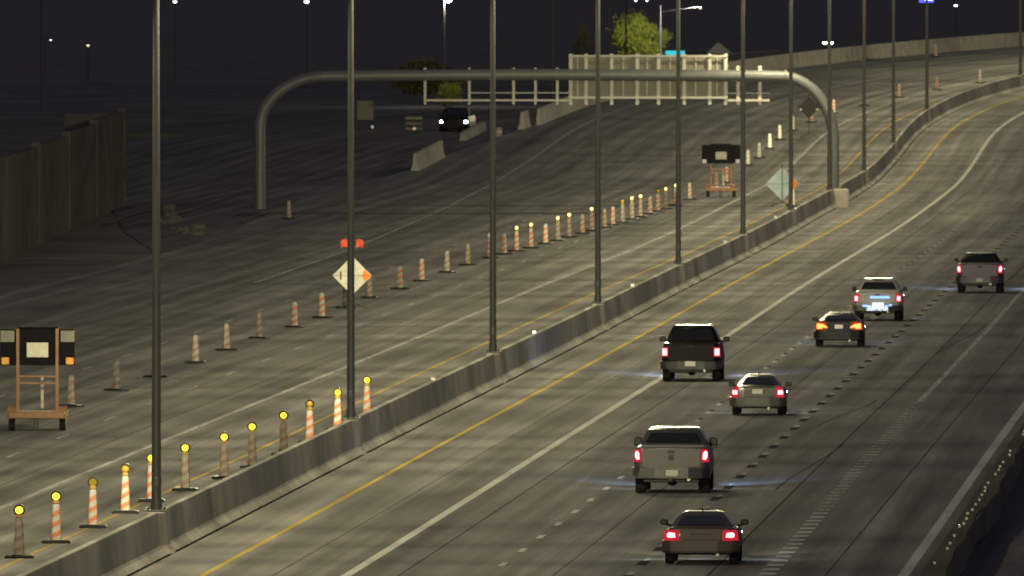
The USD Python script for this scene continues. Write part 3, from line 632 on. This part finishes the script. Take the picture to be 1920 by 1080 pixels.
def vehicle(name, label, cat_, D, u, s, rz=0.0):
    """s: the measures of one vehicle; local y runs forward, 0 at the rear axle"""
    t = thing(name, label, cat_, P(D, u, .004), heading(D) + rz, 'vehicles on the freeway' if rz == 0 else None)
    W2, ro, wb, fo = s['w'] / 2, s['ro'], s['wb'], s['fo']; yf = wb + fo; y0 = -ro
    lowS, cabS = rnd(s['low_side'], .05), rnd(s['cab_side'], .05)
    lowR, cabR = rnd(sym(s['low_rear']), .05), rnd(sym(s['cab_rear']), .06)
    pl = rnd([(-W2, y0 + .25), (-W2 + .14, y0 + .04), (-W2 * .45, y0), (W2 * .45, y0), (W2 - .14, y0 + .04), (W2, y0 + .25), (W2, yf - .6), (W2 * .82, yf - .1), (W2 * .4, yf), (-W2 * .4, yf), (-W2 * .82, yf - .1), (-W2, yf - .6)], .1)
    low0 = side(lowS) ^ rear(lowR, y0 - 1, yf + 1) ^ plan(pl, -1, 4)
    cab = side(cabS) ^ rear(cabR, y0 - 1, yf + 1)
    low = low0
    for y in (0, wb):
        for sx in (-1, 1):
            cy = Manifold.cylinder(.42, s['r'] + .07, circular_segments=28).rotate((0, 90, 0)).translate((sx * W2 - .21, y, s['r'] + .01)); low = low - cy
    if 'bed' in s:
        b0, b1, bzt = s['bed']; low = low - Manifold.cube((s['w'] - .34, b1 - b0, .6), True).translate((0, (b0 + b1) / 2, bzt + .3))
    obj('body', tri(low), s['paint'], t, smooth=32)
    obj('cabin', tri(cab - low0), s.get('roof_paint', s['paint']), t, smooth=32)
    # glass
    win = rnd(sym(s['rear_win']), .03)
    ycut = s['ymid']
    shell = side(grow(cabS, .012)) ^ rear(grow(cabR, .012), y0 - 1, yf + 1)
    gl = (shell ^ rear(win, y0 - 1, ycut)) - cab - low0
    obj('rear_window', tri(gl), 'glass_dark', t, smooth=32)
    gl = (shell ^ rear(rnd(sym(s['rear_win']), .03), ycut + .3, yf + 1)) - cab - low0
    obj('windscreen', tri(gl), 'glass_dark', t, smooth=32)
    for poly in s['side_wins']:
        pr = side(rnd(poly, .03)); g_ = (pr ^ rear(grow(cabR, .012), y0 - 1, yf + 1)) - cab
        for h_, n_ in ((-1, 'side_window'), (1, 'side_window')):
            o = g_ ^ Manifold.cube((1.5, 12, 4), True).translate((h_ * .76, 0, 1)); 
            if o.num_tri(): obj(n_, tri(o), 'glass_dark', t, smooth=32)
    # lamps wrap the corner: grown body cut by the lamp's outline
    fat = (side(grow(lowS, .02)) ^ rear(grow(lowR, .012), y0 - 1, yf + 1) ^ plan(grow(pl, .02), -1, 4))
    fat2 = (side(grow(lowS, .032)) ^ rear(grow(lowR, .02), y0 - 1, yf + 1) ^ plan(grow(pl, .032), -1, 4))
    core = s.get('core', 'tail_core'); rim = s.get('lens', 'tail_lens')
    for sx in (-1, 1):
        f = (lambda p: [(sx * a, b) for a, b in p])
        o = (fat ^ rear(f(s['lamp']), y0 - 1, y0 + .42)) - low0
        if o.num_tri():
            lens = obj('tail_lamp', tri(o), rim, t, smooth=32)
            for q in s['lamp_core']:
                o = (fat2 ^ rear(f(q), y0 - 1, y0 + .42)) - low0
                if o.num_tri(): obj('bulb', tri(o), core, lens, smooth=32)
        o = (fat ^ rear(f(s['head']), yf - .5, yf + 1)) - low0
        if o.num_tri(): obj('headlight', tri(o), 'head_lamp', t, smooth=32)
        mx, mz = s['mirror']
        obj('mirror', cat(rbox(s['msize'][0], .10, s['msize'][1], .035, (sx * mx, s['my'], mz)), rod((sx * (mx - .02), s['my'] + .03, mz - .04), (sx * (W2 - .12), s['my'] + .05, mz - .10), .03)), s.get('mirror_paint', 'black_trim'), t, smooth=32)
        for y in (0, wb): wheel(t, sx * (W2 - s['tw'] / 2 - .01), y, s['r'], s['tw'])
    # bumper, plate, underside
    bz0, bz1 = s['bumper']
    zc_, zh_ = (bz0 + bz1) / 2, (bz1 - bz0) / 2
    fatb = Manifold()
    for q_ in range(7):                                            # stacked, bulging courses make the bumper round
        a_ = -1 + 2 * (q_ + .5) / 7; fatb = fatb + plan(grow(pl, .015 + .06 * math.sqrt(1 - a_ * a_ * .95)), zc_ + zh_ * (-1 + 2 * q_ / 7), zc_ + zh_ * (-1 + 2 * (q_ + 1) / 7))
    fatb = fatb ^ Manifold.cube((s['w'] + .1, .6, 3), True).translate((0, y0 + .1, .5))
    for z_, m_ in s['bumper_split']:
        o = (fatb ^ Manifold.cube((4, 4, z_[1] - z_[0]), True).translate((0, y0, (z_[0] + z_[1]) / 2)))
        obj('rear_bumper', tri(o), m_, t, smooth=75)
    px_, pz, pw, ph, pm = s['plate']
    obj('number_plate', rbox(pw, .02, ph, .006, (px_, s.get('plate_y', y0 - .085), pz)), pm, t)
    for e in s.get('extras', []): obj(e[0], e[1], e[2], t, smooth=32)
    obj('underbody', rbox(s['w'] - .5, ro + wb, .16, .03, (0, (wb - ro) / 2 + .2, s['r'] * .5 + .2)), 'black_trim', t)
    # head lamps light the road ahead
    hp = s.get('beam', 1.0)
    for sx in (-1, 1):
        spot(t, 'head_beam', (sx * (W2 - .3), yf + .10, .72), (sx * (W2 + 4.6), yf + 30, -.9), .05, 6000 * hp, 9.5, 1.0, s.get('beam_col', (.36, .55, 1.0)))
        gl_ = UsdLux.SphereLight.Define(stage, numbered(pth(t), 'tail_glow')); gl_.CreateRadiusAttr(.04); gl_.CreateIntensityAttr(.28 * s.get('glow', 1.0)); gl_.CreateColorAttr((1.0, .10, .14) if core == 'tail_core' else (1, .25, .05)); gl_.CreateNormalizeAttr(True)
        gl_.AddTranslateOp().Set((sx * (W2 - .02), y0 - .16, float(np.mean([p[1] for p in s['lamp']]))))
    return t

def truck_spec(w, H, belt, paint, **k):
    W2 = w / 2
    s = dict(w=w, ro=1.2, wb=3.65, fo=.95, r=.39, tw=.30, paint=paint, ymid=1.6,
             low_side=[(-1.2, .48), (-1.2, belt - .03), (-1.15, belt), (3.2, belt + .02), (4.3, belt - .08), (4.6, belt - .22), (4.62, .42), (3.0, .36), (-.6, .42)],
             cab_side=[(.92, belt - .3), (.98, belt + .05), (1.12, H - .07), (1.3, H), (2.5, H + .01), (2.72, H - .05), (3.55, belt - .02), (3.55, belt - .3)],
             low_rear=[(W2 - .08, .36), (W2, .62), (W2 - .005, .95), (W2 - .06, belt - .06), (W2 - .12, belt + .04)],
             cab_rear=[(W2 - .06, belt - .3), (W2 - .08, belt), (W2 - .30, H - .10), (W2 - .36, H - .02), (W2 - .52, H + .03)],
             rear_win=[(W2 - .24, belt + .06), (W2 - .40, H - .14)],
             side_wins=[[(1.2, belt + .05), (1.28, H - .12), (2.0, H - .10), (2.02, belt + .05)], [(2.1, belt + .05), (2.08, H - .10), (2.6, H - .12), (3.25, belt + .05)]],
             lamp=[(W2 - .20, belt - .42), (W2 + .1, belt - .42), (W2 + .1, belt - .06), (W2 - .20, belt - .06)],
             lamp_core=[[(W2 - .16, belt - .34), (W2 - .08, belt - .36), (W2 - .03, belt - .28), (W2 - .03, belt - .14), (W2 - .09, belt - .10), (W2 - .15, belt - .17)]],
             head=[(W2 - .42, .82), (W2 + .1, .86), (W2 + .1, 1.02), (W2 - .42, 1.0)],
             mirror=(W2 + .14, belt + .14), msize=(.24, .26), my=3.0, bumper=(.44, .72), bumper_split=[((.44, .72), 'chrome')], plate=(0, .60, .34, .16, 'plate_plain'), plate_y=-1.30, bed=(-1.08, .90, .75))
    s.update(k)
    e = []
    e.append(('rear_axle', cat(rod((-W2 + .2, 0, .39), (W2 - .2, 0, .39), .06, n=12), tri(Manifold.sphere(.17, 20).translate((0, 0, .37)))), 'black_trim'))
    e.append(('tow_hitch', cat(box(.10, .5, .10, (0, -1.2, .42)), box(.5, .08, .09, (0, -1.05, .44))), 'black_trim'))
    e.append(('exhaust', rod((W2 - .55, -1.15, .40), (W2 - .55, .6, .42), .045), 'rim'))
    e.append(('tailgate_handle', rbox(.22, .03, .07, .012, (0, -1.21, belt - .13)), 'black_trim'))
    e.append(('tailgate', tri(rear(rnd([(-W2 + .24, .76), (W2 - .24, .76), (W2 - .24, belt - .05), (-W2 + .24, belt - .05)], .03), -1.214, -1.19)), paint))
    e.append(('tailgate_lip', rbox(w - .5, .06, .04, .015, (0, -1.2, belt - .01)), paint))
    e.append(('high_brake_lamp', rbox(.4, .04, .05, .01, (0, 1.05, H - .05)), 'black_trim'))
    s['extras'] = e + s.get('extras', []); return s
def sedan_spec(w, H, paint, deck=1.02, belt=.98, **k):
    W2 = w / 2
    s = dict(w=w, ro=1.05, wb=2.75, fo=.92, r=.325, tw=.225, paint=paint, ymid=.9,
             low_side=[(-1.03, .42), (-1.06, .75), (-1.02, deck - .03), (-.95, deck), (.2, deck + .02), (2.3, belt), (3.3, .86), (3.62, .70), (3.66, .35), (3.0, .22), (-.6, .24)],
             cab_side=[(-.55, deck - .2), (-.48, deck), (.30, H - .07), (.55, H - .01), (1.0, H), (1.45, H - .03), (2.45, belt - .02), (2.45, belt - .2)],
             low_rear=[(W2 - .10, .22), (W2 - .02, .40), (W2, .62), (W2 - .04, .84), (W2 - .13, deck - .04), (W2 - .22, deck + .03)],
             cab_rear=[(W2 - .12, deck - .25), (W2 - .14, deck - .02), (W2 - .36, H - .11), (W2 - .44, H - .03), (W2 - .6, H + .01)],
             rear_win=[(W2 - .30, deck + .04), (W2 - .47, H - .10)],
             side_wins=[[(-.1, deck + .03), (.42, H - .12), (.95, H - .09), (.97, deck + .02)], [(1.03, deck + .02), (1.03, H - .09), (1.42, H - .11), (2.2, deck)]],
             lamp=[(W2 - .36, deck - .36), (W2 + .1, deck - .34), (W2 + .1, deck - .12), (W2 - .36, deck - .12)],
             lamp_core=[[(W2 - .30, deck - .32), (W2 - .06, deck - .31), (W2 - .06, deck - .15), (W2 - .30, deck - .15)]],
             head=[(W2 - .50, .56), (W2 + .1, .60), (W2 + .1, .74), (W2 - .50, .70)],
             mirror=(W2 + .07, deck + .02), msize=(.20, .14), my=1.95, bumper=(.30, .60), bumper_split=[((.34, .60), paint), ((.22, .335), 'black_trim')], plate=(0, .74, .31, .155, 'plate_plain'), plate_y=-1.085)
    s.update(k)
    e = [('exhaust', rod((W2 - .5, -1.06, .25), (W2 - .5, -.3, .27), .04), 'rim'), ('boot_lip', rbox(w - .62, .05, .03, .01, (0, -.96, deck + .005)), paint),
         ('boot_handle', rbox(.5, .03, .04, .01, (0, -1.07, deck - .17)), s.get('strip', 'chrome')), ('boot_lid', tri(rear(rnd([(-W2 + .40, .64), (W2 - .40, .64), (W2 - .42, deck - .05), (-W2 + .42, deck - .05)], .03), -1.072, -1.03)), paint),
         ('high_brake_lamp', rbox(.32, .04, .035, .01, (0, -.28, deck + .05)), 'black_trim'), ('antenna', rod((.0, .6, H - .01), (.0, .35, H + .07), .02, .008), 'black_trim')]
    s['extras'] = e + s.get('extras', []); return s
def dots(*pts): return cat(*[rbox(w, .03, h, .01, (x, y, z)) for x, y, z, w, h in pts])

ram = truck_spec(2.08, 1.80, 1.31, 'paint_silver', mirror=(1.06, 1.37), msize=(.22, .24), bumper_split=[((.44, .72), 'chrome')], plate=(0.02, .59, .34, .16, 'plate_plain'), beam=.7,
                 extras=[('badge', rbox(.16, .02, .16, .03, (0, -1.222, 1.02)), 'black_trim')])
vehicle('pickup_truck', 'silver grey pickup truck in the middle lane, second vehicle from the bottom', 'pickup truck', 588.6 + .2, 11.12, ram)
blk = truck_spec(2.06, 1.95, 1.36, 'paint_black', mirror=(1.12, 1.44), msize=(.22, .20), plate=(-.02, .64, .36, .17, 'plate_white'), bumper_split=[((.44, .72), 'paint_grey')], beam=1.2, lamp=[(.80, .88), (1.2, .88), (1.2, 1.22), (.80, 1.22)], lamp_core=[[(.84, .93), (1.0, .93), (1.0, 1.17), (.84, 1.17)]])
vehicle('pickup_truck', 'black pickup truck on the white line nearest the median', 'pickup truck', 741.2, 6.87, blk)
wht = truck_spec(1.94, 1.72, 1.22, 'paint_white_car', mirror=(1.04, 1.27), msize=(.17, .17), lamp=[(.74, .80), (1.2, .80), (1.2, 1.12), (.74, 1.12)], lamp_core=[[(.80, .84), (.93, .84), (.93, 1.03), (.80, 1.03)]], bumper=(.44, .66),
                 plate=(0.02, .66, .46, .22, 'plate_lit'), beam=.10, extras=[('lettering_strip', rbox(.80, .02, .09, .02, (.10, -1.225, .99)), 'led_blue'), *[('step_lamp', dots(q), 'led_blue') for q in ((-.52, -1.29, .64, .18, .08), (-.33, -1.29, .60, .12, .08), (.36, -1.29, .62, .16, .08), (.53, -1.29, .67, .12, .08))]])  # glowing blue pieces and plate stand in for reflected headlights
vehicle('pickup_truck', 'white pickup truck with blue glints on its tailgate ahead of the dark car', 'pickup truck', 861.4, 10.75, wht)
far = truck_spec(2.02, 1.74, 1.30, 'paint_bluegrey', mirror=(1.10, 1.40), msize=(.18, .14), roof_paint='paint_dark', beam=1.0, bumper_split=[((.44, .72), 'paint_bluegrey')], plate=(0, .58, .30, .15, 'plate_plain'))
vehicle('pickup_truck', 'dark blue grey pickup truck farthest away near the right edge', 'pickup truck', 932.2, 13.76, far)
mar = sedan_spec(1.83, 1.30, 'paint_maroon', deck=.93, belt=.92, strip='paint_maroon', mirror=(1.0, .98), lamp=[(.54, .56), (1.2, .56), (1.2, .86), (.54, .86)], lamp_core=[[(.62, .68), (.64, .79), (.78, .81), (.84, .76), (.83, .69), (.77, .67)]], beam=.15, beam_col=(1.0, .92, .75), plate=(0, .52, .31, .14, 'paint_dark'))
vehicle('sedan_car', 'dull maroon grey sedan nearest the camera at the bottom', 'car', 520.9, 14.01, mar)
sil = sedan_spec(1.72, 1.34, 'paint_grey', deck=.96, belt=.94, lamp=[(.62, .60), (1.2, .60), (1.2, .98), (.62, .98)], lamp_core=[[(.66, .70), (.82, .70), (.82, .84), (.66, .84)]], beam=.12, beam_col=(.8, .85, 1), plate=(0, .80, .34, .15, 'plate_plain'), extras=[('roof_glint', dots((-.62, .3, 1.30, .07, .05)), 'reflector_white')])  # lamp reflection on the roof corner, painted as a small pale box
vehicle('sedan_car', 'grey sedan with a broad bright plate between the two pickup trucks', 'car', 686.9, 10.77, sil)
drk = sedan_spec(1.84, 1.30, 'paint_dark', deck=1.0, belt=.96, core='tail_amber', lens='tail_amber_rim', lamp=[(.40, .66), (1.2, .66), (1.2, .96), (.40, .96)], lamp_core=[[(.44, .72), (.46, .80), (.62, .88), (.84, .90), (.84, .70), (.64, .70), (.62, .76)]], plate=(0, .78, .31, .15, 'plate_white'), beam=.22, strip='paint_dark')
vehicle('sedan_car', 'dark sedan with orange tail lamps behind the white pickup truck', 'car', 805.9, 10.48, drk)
# parked work truck facing the camera, head lamps on
wk = truck_spec(2.3, 2.0, 1.4, 'paint_dark', beam=.03, head=[(.84, .84), (1.04, .84), (1.04, 1.02), (.84, 1.02)])
Dk = 1600.0; vehicle('work_truck', 'dark work truck with lit headlights parked left of the gore', 'truck', Dk, (861 - 960) * Dk / F_ - float(bx(Dk)), wk, math.pi)
stage.GetPrimAtPath('/World/work_truck').GetAttribute('xformOp:translate').Set(((861 - 960) * Dk / F_, Dk, 1.2))

# ------------------------------------------------------------------ things in the dark on the left
def at(px, py, D): return np.array([(px - 960) * D / F_, D, CAM_H - (py + 95) * D / F_])
b = at(685, 256, 1600); t = thing('equipment_board', 'dim rectangular board standing on posts right of the second pole', 'sign', b)
obj('board', rbox(1.25, .12, 1.5, .03, (0, 0, 2.0)), 'board_grey', t); obj('orange_corner', rbox(.28, .03, .5, .01, (.46, -.08, 2.45)), 'trailer_orange', t)
for s in (-1, 1): obj('post', rod((s * .45, 0, -1.2), (s * .45, 0, 1.3), .05), 'rod_dark', t)
b = at(776, 250, 1600); t = thing('barricade', 'striped rail barricade standing in the dark left of the work truck', 'barricade', b)
for z in (1.15, .75, .35): obj('rail', rbox(1.3, .04, .2, .01, (0, 0, z)), 'sheet_white_dull' if z > 1 else 'sheet_orange_dull', t)
for s in (-1, 1): obj('upright', rod((s * .5, .05, -1.2), (s * .5, .05, 1.3), .03), 'rod_dark', t)
def lamp_stake(px, py, D, mat, label, hgt):
    b = at(px, py, D); t = thing('warning_lamp', label, 'warning lamp', b, 0)
    obj('stake', rod((0, 0, -hgt), (0, 0, -.08), .05), 'sheet_orange_dull', t); obj('foot', rbox(.5, .4, .06, .02, (0, 0, -hgt)), 'rubber', t)
    s = trimesh.creation.icosphere(2, .11); obj('lens', s, mat, t, smooth=True)
lamp_stake(698, 238, 1600, 'bulb_dim', 'small warm lamp on a stake below the equipment board', 1.1)
lamp_stake(777, 241, 1600, 'bulb_dim', 'small faint lamp on a stake below the barricade', 1.1)
lamp_stake(919, 441, 1040, 'bulb_dim', 'small white lamp on a stake behind the third pole', 1.25)
b = at(935, 262, 1515); t = thing('traffic_drum', 'pale drum standing right of the third pole by the gore', 'drum', b)
obj('barrel', cat(rod((0, 0, 0), (0, 0, .9), .28, .24, 16)), 'sheet_white_dull', t, smooth=40); obj('band', rod((0, 0, .5), (0, 0, .65), .27, .265, 16), 'sheet_white', t, smooth=40); obj('handle', rbox(.2, .05, .12, .02, (0, 0, .95)), 'rubber', t)
rub = []
for k in range(26):
    px_ = random.choice([random.uniform(300, 325), random.uniform(318, 372)]); py_ = random.uniform(428, 444) if px_ > 325 else random.uniform(390, 425)
    D_ = F_ * 15.35 / (py_ + 95); r_ = random.uniform(.10, .42)
    s = trimesh.creation.icosphere(1, r_); s.vertices *= 1 + .25 * (rng.random((len(s.vertices), 1)) - .5); s.apply_scale((1.3, 1, .7)); s.apply_translation(((px_ - 960) * D_ / F_, D_, -.2 + r_ * .3)); rub.append(s)
obj('rubble_pile', cat(*rub), 'rock', kind='stuff', label='low heap of rubble and sandbags in the dirt left of the road')

# ------------------------------------------------------------------ background: trees, house, far lamps and lit signs
def tree(px, py, D, wpx, hpx, leaf, label, n, seed, base=None):
    r = np.random.default_rng(seed); s = D / F_; c = at(px, py, D); zb_ = -.85 if base is None else base
    t = thing('tree', label, 'tree', (c[0], D, zb_)); h = c[2] - zb_; rx_, rz_ = wpx * s / 2, hpx * s / 2
    tr = [rod((0, 0, 0), (.1, 0, h * .55), .16, .11, 10)]
    for k in range(7):
        a = r.uniform(0, 6.28); e = np.array([math.cos(a) * rx_ * .7, math.sin(a) * rx_ * .7, h + r.uniform(-.3, .8) * rz_]); tr.append(rod((.1, 0, h * .5), e, .07, .02, 6))
    obj('trunk', cat(*tr), 'bark', t, smooth=40)
    cl = r.normal(size=(46, 3)); cl /= np.linalg.norm(cl, axis=1)[:, None]; cl *= r.uniform(.35, .92, (46, 1)) * np.array([rx_, rx_, rz_]); cl[:, 2] += h
    i = r.integers(0, 46, n); p = cl[i] + r.normal(size=(n, 3)) * np.array([rx_, rx_, rz_]) * .15
    a, b_ = r.normal(size=(n, 3)), r.normal(size=(n, 3)); a /= np.linalg.norm(a, axis=1)[:, None]; b_ -= (a * b_).sum(1)[:, None] * a; b_ /= np.linalg.norm(b_, axis=1)[:, None]
    L = r.uniform(.06, .14, (n, 1)) * rx_ / (1.6 if n < 9000 else 2.6); v = np.stack([p - a * L, p + b_ * L * .5, p + a * L, p - b_ * L * .5], 1).reshape(-1, 3)
    obj('crown', (v, np.arange(4 * n).reshape(-1, 4)), leaf, t)
    return t
tree(1195, 68, 1960, 100, 84, 'leaf_lit', 'yellow green tree lit by a street lamp above the sign panels', 24000, 1, 2.0)
tree(842, 175, 1720, 50, 50, 'leaf_lit', 'small dim yellowish tree beside the thin pole left of the third pole', 2600, 2)
tree(800, 150, 1800, 130, 80, 'leaf_dark', 'large dark tree hardly visible behind the gantry tube', 4200, 3)
tree(1095, 92, 1990, 44, 90, 'leaf_dark', 'dark bush shaped tree left of the lit tree', 2600, 4)
def street_lamp(px, py, D, mat, label, size=.16, pole_px=None, zbase=-.85, arm=0.0, light=0, radius_pole=.09, twin=False):
    c = at(px, py, D); xp = at(pole_px, py, D)[0] if pole_px is not None else c[0]
    t = thing('street_lamp', label, 'street lamp', (xp, D, zbase)); h = c[2] - zbase; dx = c[0] - xp
    obj('pole', rod((0, .3, 0), (0, .3, h + .25), radius_pole * (1 if light else .6), radius_pole * (.7 if light else .4), 10), 'galvanised' if light else 'rod_dark', t, smooth=40)
    obj('arm', rod((0, .3, h + .2 - abs(dx) * .15), (dx, 0, h + .14), .04, .03, 8), 'galvanised', t, smooth=40)
    for q in ((-.33, .27) if twin else (0,)):
        hd = obj('lamp_head', rbox(size * 2.6 if not twin else size * 1.4, size * 2.2, size * .5, size * .12, (dx + q, 0, h + size * .55)), 'galvanised', t)
        s = trimesh.creation.icosphere(2, 1.0); s.apply_scale((size, size, size * .72)); s.apply_translation((dx + q, -.02, h)); obj('lens', s, mat, hd, smooth=True)
    if light:
        l = UsdLux.SphereLight.Define(stage, numbered(pth(t), 'lamp_light')); l.CreateRadiusAttr(.12); l.CreateIntensityAttr(light); l.CreateColorAttr((1, .95, .8)); l.CreateNormalizeAttr(True); l.AddTranslateOp().Set((dx, -.1, h - .25))
    return t
street_lamp(840, 0, 1720, 'bulb_glare', 'bright street lamp cut by the top edge above the thin pole', .30, 833, light=250)
street_lamp(1313, 15, 1944, 'bulb_warm', 'street lamp on a long arm right of the lit tree', .12, 1238, zbase=1.0, light=3600)
street_lamp(1553, 80, 2050, 'bulb_white', 'twin white lamp far behind the eighth pole', .22, twin=True)
street_lamp(1792, 10, 2300, 'bulb_white', 'white far lamp near the top right corner', .18)
street_lamp(1809, 76, 2250, 'bulb_warm', 'tiny far lamp above the parapet', .08)
street_lamp(328, 3, 2000, 'bulb_white', 'white far lamp at the top right of the nearest pole', .17)
street_lamp(575, 3, 2050, 'bulb_cool', 'bluish white far lamp at the top between the first two poles', .24)
street_lamp(165, 85, 1900, 'bulb_warm', 'small far lamp high in the dark at the left', .11)
street_lamp(95, 75, 1900, 'bulb_cool', 'faint bluish far lamp at the far left', .08, 84)
street_lamp(1192, 1, 2300, 'bulb_cool', 'small far lamp at the top above the lit tree', .13)
street_lamp(1213, 1, 2330, 'bulb_cool', 'small far lamp at the top right of the lit tree', .13)
for px_, y0_, y1_, D_, r_, lab in ((1036, -60, 190, 1700, .10, 'thin unlit pole behind the left half of the sign frame'), (1143, -60, 70, 1750, .10, 'thin unlit pole right of the fourth lamp pole'), (1174, -60, 104, 1800, .09, 'dark utility pole in front of the lit tree'), (78, -60, 100, 1700, .11, 'faint unlit pole at the far left')):
    a, b = at(px_, y1_, D_), at(px_, y0_, D_); t = thing('utility_pole', lab, 'pole', (a[0], D_, -.85)); H_ = b[2] + .85
    obj('shaft', rod((0, 0, 0), (0, 0, H_), r_, r_ * .8, 10), 'galvanised' if px_ != 1174 else 'rod_dark', t, smooth=40); obj('crossarm', rbox(1.6, .1, .12, .02, (0, 0, H_ - .3)), 'bark', t)
c = at(1268, 99, 1900); t = thing('street_sign', 'glowing cyan street name sign above the sign panels', 'sign', (c[0], 1900, 0))
obj('lit_face', rbox(1.75, .05, .38, .02, (-.1, -.08, c[2])), 'sign_cyan', t); obj('case', rbox(1.9, .14, .52, .03, (-.1, .02, c[2])), 'rod_dark', t); obj('post', rod((.5, .2, -.4), (.5, .2, c[2] + .3), .08), 'galvanised', t)
obj('hanger', rbox(.1, .2, .1, .01, (.5, .12, c[2])), 'galvanised', t)
c = at(1737, -1, 2400); t = thing('lit_sign', 'bright blue lit sign cut by the top edge on the right', 'sign', (c[0], 2400, 0))
obj('lit_face', rbox(1.7, .06, .9, .03, (0, -.1, c[2] + .1)), 'sign_blue', t); obj('white_face', rbox(.9, .05, .4, .03, (.25, -.15, c[2] + .12)), 'bulb_cool', t); obj('case', rbox(1.9, .2, 1.1, .03, (0, .05, c[2] + .1)), 'rod_dark', t); obj('post', rod((0, .1, -.4), (0, .1, c[2] - .4), .12), 'galvanised', t)
c = at(1347, 104, 1850); t = thing('house', 'small gable roofed house peeping over the right sign panels', 'house', (c[0], 1850, -.85)); hz = at(1347, 100, 1850)[2] + .85; hr = at(1347, 80, 1850)[2] + .85
obj('wall', rbox(2.6, 6, hz, .03, (.25, 3, hz / 2)), 'house_wall', t)
v = np.array([(-1.0, -.3, hz), (0, -.3, hr), (1.25, -.3, hz - .1), (-1.0, 6.3, hz), (0, 6.3, hr), (1.25, 6.3, hz - .1)])
obj('roof', tri(Manifold.hull_points(v)), 'roof_tile', t); obj('barge_board', rod((0, -.32, hr + .02), (1.27, -.32, hz - .08), .05), 'concrete_light', t)
obj('window', rbox(.7, .05, .6, .01, (.2, -.03, hz * .6)), 'glass_dark', t)
c0, c1 = at(1364, 100, 1830), at(1462, 94, 1890)
t = thing('boundary_wall', 'thin pale capped boundary wall right of the small house', 'wall', (0, 0, 0))
n = 5
for k in range(n):
    a, b = c0 + (c1 - c0) * k / n, c0 + (c1 - c0) * (k + 1) / n; L = np.linalg.norm((b - a)[:2])
    for nm, sz, hh, mt in (('wall_panel', .2, a[2] + .3, 'house_wall'), ('coping', .3, .14, 'concrete_light')):
        m_ = rbox(L - .03, sz, hh, .02); m_.apply_transform(trimesh.transformations.rotation_matrix(math.atan2(b[1] - a[1], b[0] - a[0]), (0, 0, 1))); m_.apply_translation(((a[0] + b[0]) / 2, (a[1] + b[1]) / 2, (a[2] - .3 - (a[2] + .3) / 2) if nm == 'wall_panel' else (a[2] + b[2]) / 2 - .05)); obj(nm, m_, mt, t)
